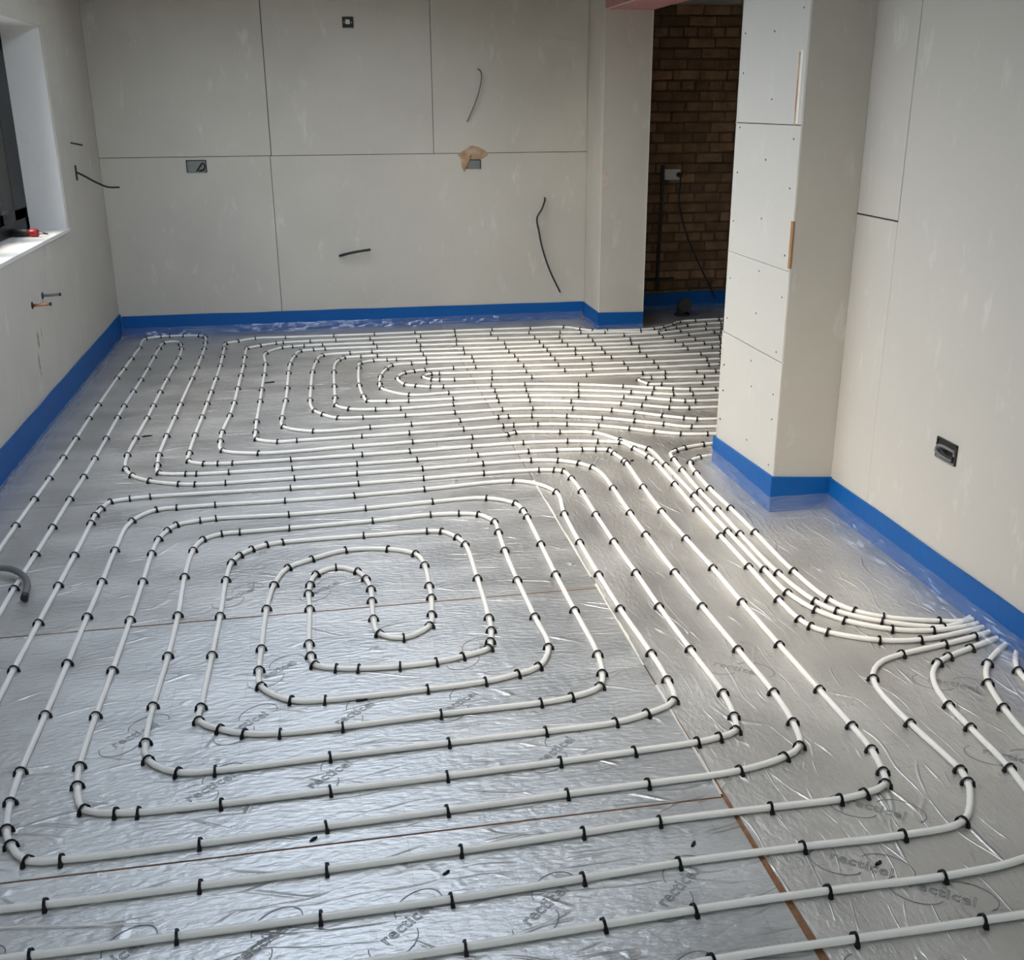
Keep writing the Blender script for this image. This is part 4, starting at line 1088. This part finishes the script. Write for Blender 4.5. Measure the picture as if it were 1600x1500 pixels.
# ------------------------------------------------------------------ things by the brick wall
sw = empty('switch_box', (2.75, BRICK_Y, 1.01))
tag(sw, 'white surface socket box with a black plug on the brick wall', 'socket')
MB().box(2.688, 2.812, BRICK_Y - 0.042, BRICK_Y - 0.006, 1.012, 1.092).build('body', 'white_plastic', sw, bevel=0.004)
MB().tube([(2.795, BRICK_Y - .043, 1.050), (2.795, BRICK_Y - .085, 1.050)], 0.019, seg=12).build('plug', 'cable', sw)
cable('conduit', 'thick black conduit running down the brick wall beside the socket', [(2.672, BRICK_Y - .02, 1.12), (2.672, BRICK_Y - .022, 1.0), (2.676, BRICK_Y - .022, .77), (2.668, BRICK_Y - .022, .5), (2.664, BRICK_Y - .022, .27), (2.662, BRICK_Y - .024, .15)], 0.014, 'cable', 'conduit')
cable('cable', 'thin black cable looping from the plug down the brick wall', [(2.795, BRICK_Y - .085, 1.05), (2.798, BRICK_Y - .09, 1.0), (2.805, BRICK_Y - .05, .86), (2.868, BRICK_Y - .03, .644), (2.960, BRICK_Y - .03, .441), (3.11, BRICK_Y - .03, .165), (3.16, BRICK_Y - .03, .08)], 0.006, 'cable')
cable('conduit', 'dark horizontal pipe low on the brick wall near the nib', [(2.46, BRICK_Y - .02, .243), (2.58, BRICK_Y - .022, .245), (2.70, BRICK_Y - .022, .246), (2.80, BRICK_Y - .02, .247)], 0.009, 'cable', 'conduit')
bk = empty('waste_pipe', (2.79, 7.93, 0))
tag(bk, 'short black waste pipe elbow standing on the floor before the brick wall', 'pipe')
MB().tube([(2.79, 7.95, 0.0), (2.79, 7.95, 0.06), (2.79, 7.93, 0.085), (2.785, 7.885, 0.092)], 0.045, seg=14).build('elbow', 'cable', bk, smooth=True)
MB().tube([(2.785, 7.887, 0.092), (2.783, 7.868, 0.094)], 0.053, seg=14).build('socket_ring', 'box_dark', bk)
MB().tube([(2.79, 7.95, 0.0), (2.79, 7.95, 0.012)], 0.062, seg=14).build('base_ring', 'box_dark', bk)

# ------------------------------------------------------------------ hand tool on the sill
tl = empty('hand_tool', (-1.565, 6.36, WIN_Z0))
tag(tl, 'small black and red hand tool lying on the white window sill', 'tool')
d = Vector((0.155, -0.03, 0)).normalized()
p0 = Vector((-1.655, 6.375, WIN_Z0 + 0.022))
MB().tube([p0, p0 + d * .01, p0 + d * .085, p0 + d * .10], 0.02, seg=10, radii=[.016, .021, .021, .018]).build('grip', 'cable', tl, smooth=True)
MB().tube([p0 + d * .10, p0 + d * .112, p0 + d * .142, p0 + d * .150], 0.022, seg=12, radii=[.018, .022, .022, .015]).build('body', 'red', tl, smooth=True)
MB().tube([p0 + d * .148, p0 + d * .175], 0.006, seg=8).build('bit', 'steel', tl)
MB().tube(catmull([p0 + d * .165, p0 + d * .185 + Vector((0, .06, -.012)), p0 + d * .15 + Vector((0, .12, -.018)), p0 + d * .10 + Vector((0, .13, -.018))], .01), 0.0035, seg=6).build('cord', 'cable', tl, smooth=True)

# ------------------------------------------------------------------ scraps on the floor
scraps = [(-0.342, 6.401, 0.035, 0.1, 'thin black scrap lying between pipes in the far left field'),
          (-0.911, 5.397, 0.026, 0.3, 'dark scrap on the foil between two long left pipes'),
          (1.329, 4.860, 0.022, 0.2, 'dark scrap wedged between curving pipes near the pier'),
          (0.040, 2.645, 0.016, 0.05, 'small flat black offcut by the inner spiral'),
          (-0.096, 2.062, 0.010, 0.6, 'tiny dark scrap on the foil just above a lateral brown joint'),
          (0.188, 1.894, 0.009, 0.5, 'tiny dark scrap between the front pipes, centre bottom'),
          (0.749, 1.886, 0.010, 0.8, 'tiny dark scrap left of the wide brown joint'),
          (1.127, 1.750, 0.010, 0.4, 'tiny dark scrap right of the wide brown joint'),
          (0.917, 4.262, 0.016, 0.9, 'dark knot of plastic at the top corner of the near spiral'),
          (1.385, 4.545, 0.014, 0.7, 'dark knot of plastic where the pipes bend towards the pier')]
for x, y, l, a, lab in scraps:
    rq = random.Random(int(x * 1000 + y * 77))
    m = MB()
    dv = Vector((math.cos(a), math.sin(a), 0)); nv = Vector((-dv.y, dv.x, 0))
    prof = [(-1, .2), (-.5, .42), (.1, .5), (.6, .36), (1, .12)]
    top, bot = [], []
    vs = []
    for s, w in prof:
        c = Vector((x, y, 0.0004)) + dv * l * s
        ww = l * w * rq.uniform(.6, 1.0)
        hh = 0.004 * rq.uniform(.7, 1.5)
        vs += [c + nv * ww, c - nv * ww, c - nv * ww * .7 + Vector((0, 0, hh)), c + nv * ww * .7 + Vector((0, 0, hh))]
    fs = []
    for i in range(len(prof) - 1):
        for k in range(4):
            fs.append((i * 4 + k, i * 4 + (k + 1) % 4, (i + 1) * 4 + (k + 1) % 4, (i + 1) * 4 + k))
    fs += [(0, 1, 2, 3), tuple((len(prof) - 1) * 4 + k for k in (3, 2, 1, 0))]
    m.add(vs, fs)
    tag(m.build('scrap', 'clip', None, base=(x, y, 0)), lab, 'scrap', 'scraps of black plastic on the floor')

# thin white plastic strand at the bottom left
strand = catmull([(-0.86, 1.915, .004), (-0.727, 1.897, .0035), (-0.65, 1.886, .004), (-0.573, 1.873, .0035), (-0.42, 1.854, .004)], .02)
tag(MB().tube(strand, 0.0016, seg=6).build('plastic_strand', 'pipe', None, base=strand[0], smooth=True), 'thin white plastic strand lying on the foil in the bottom left corner', 'strand')
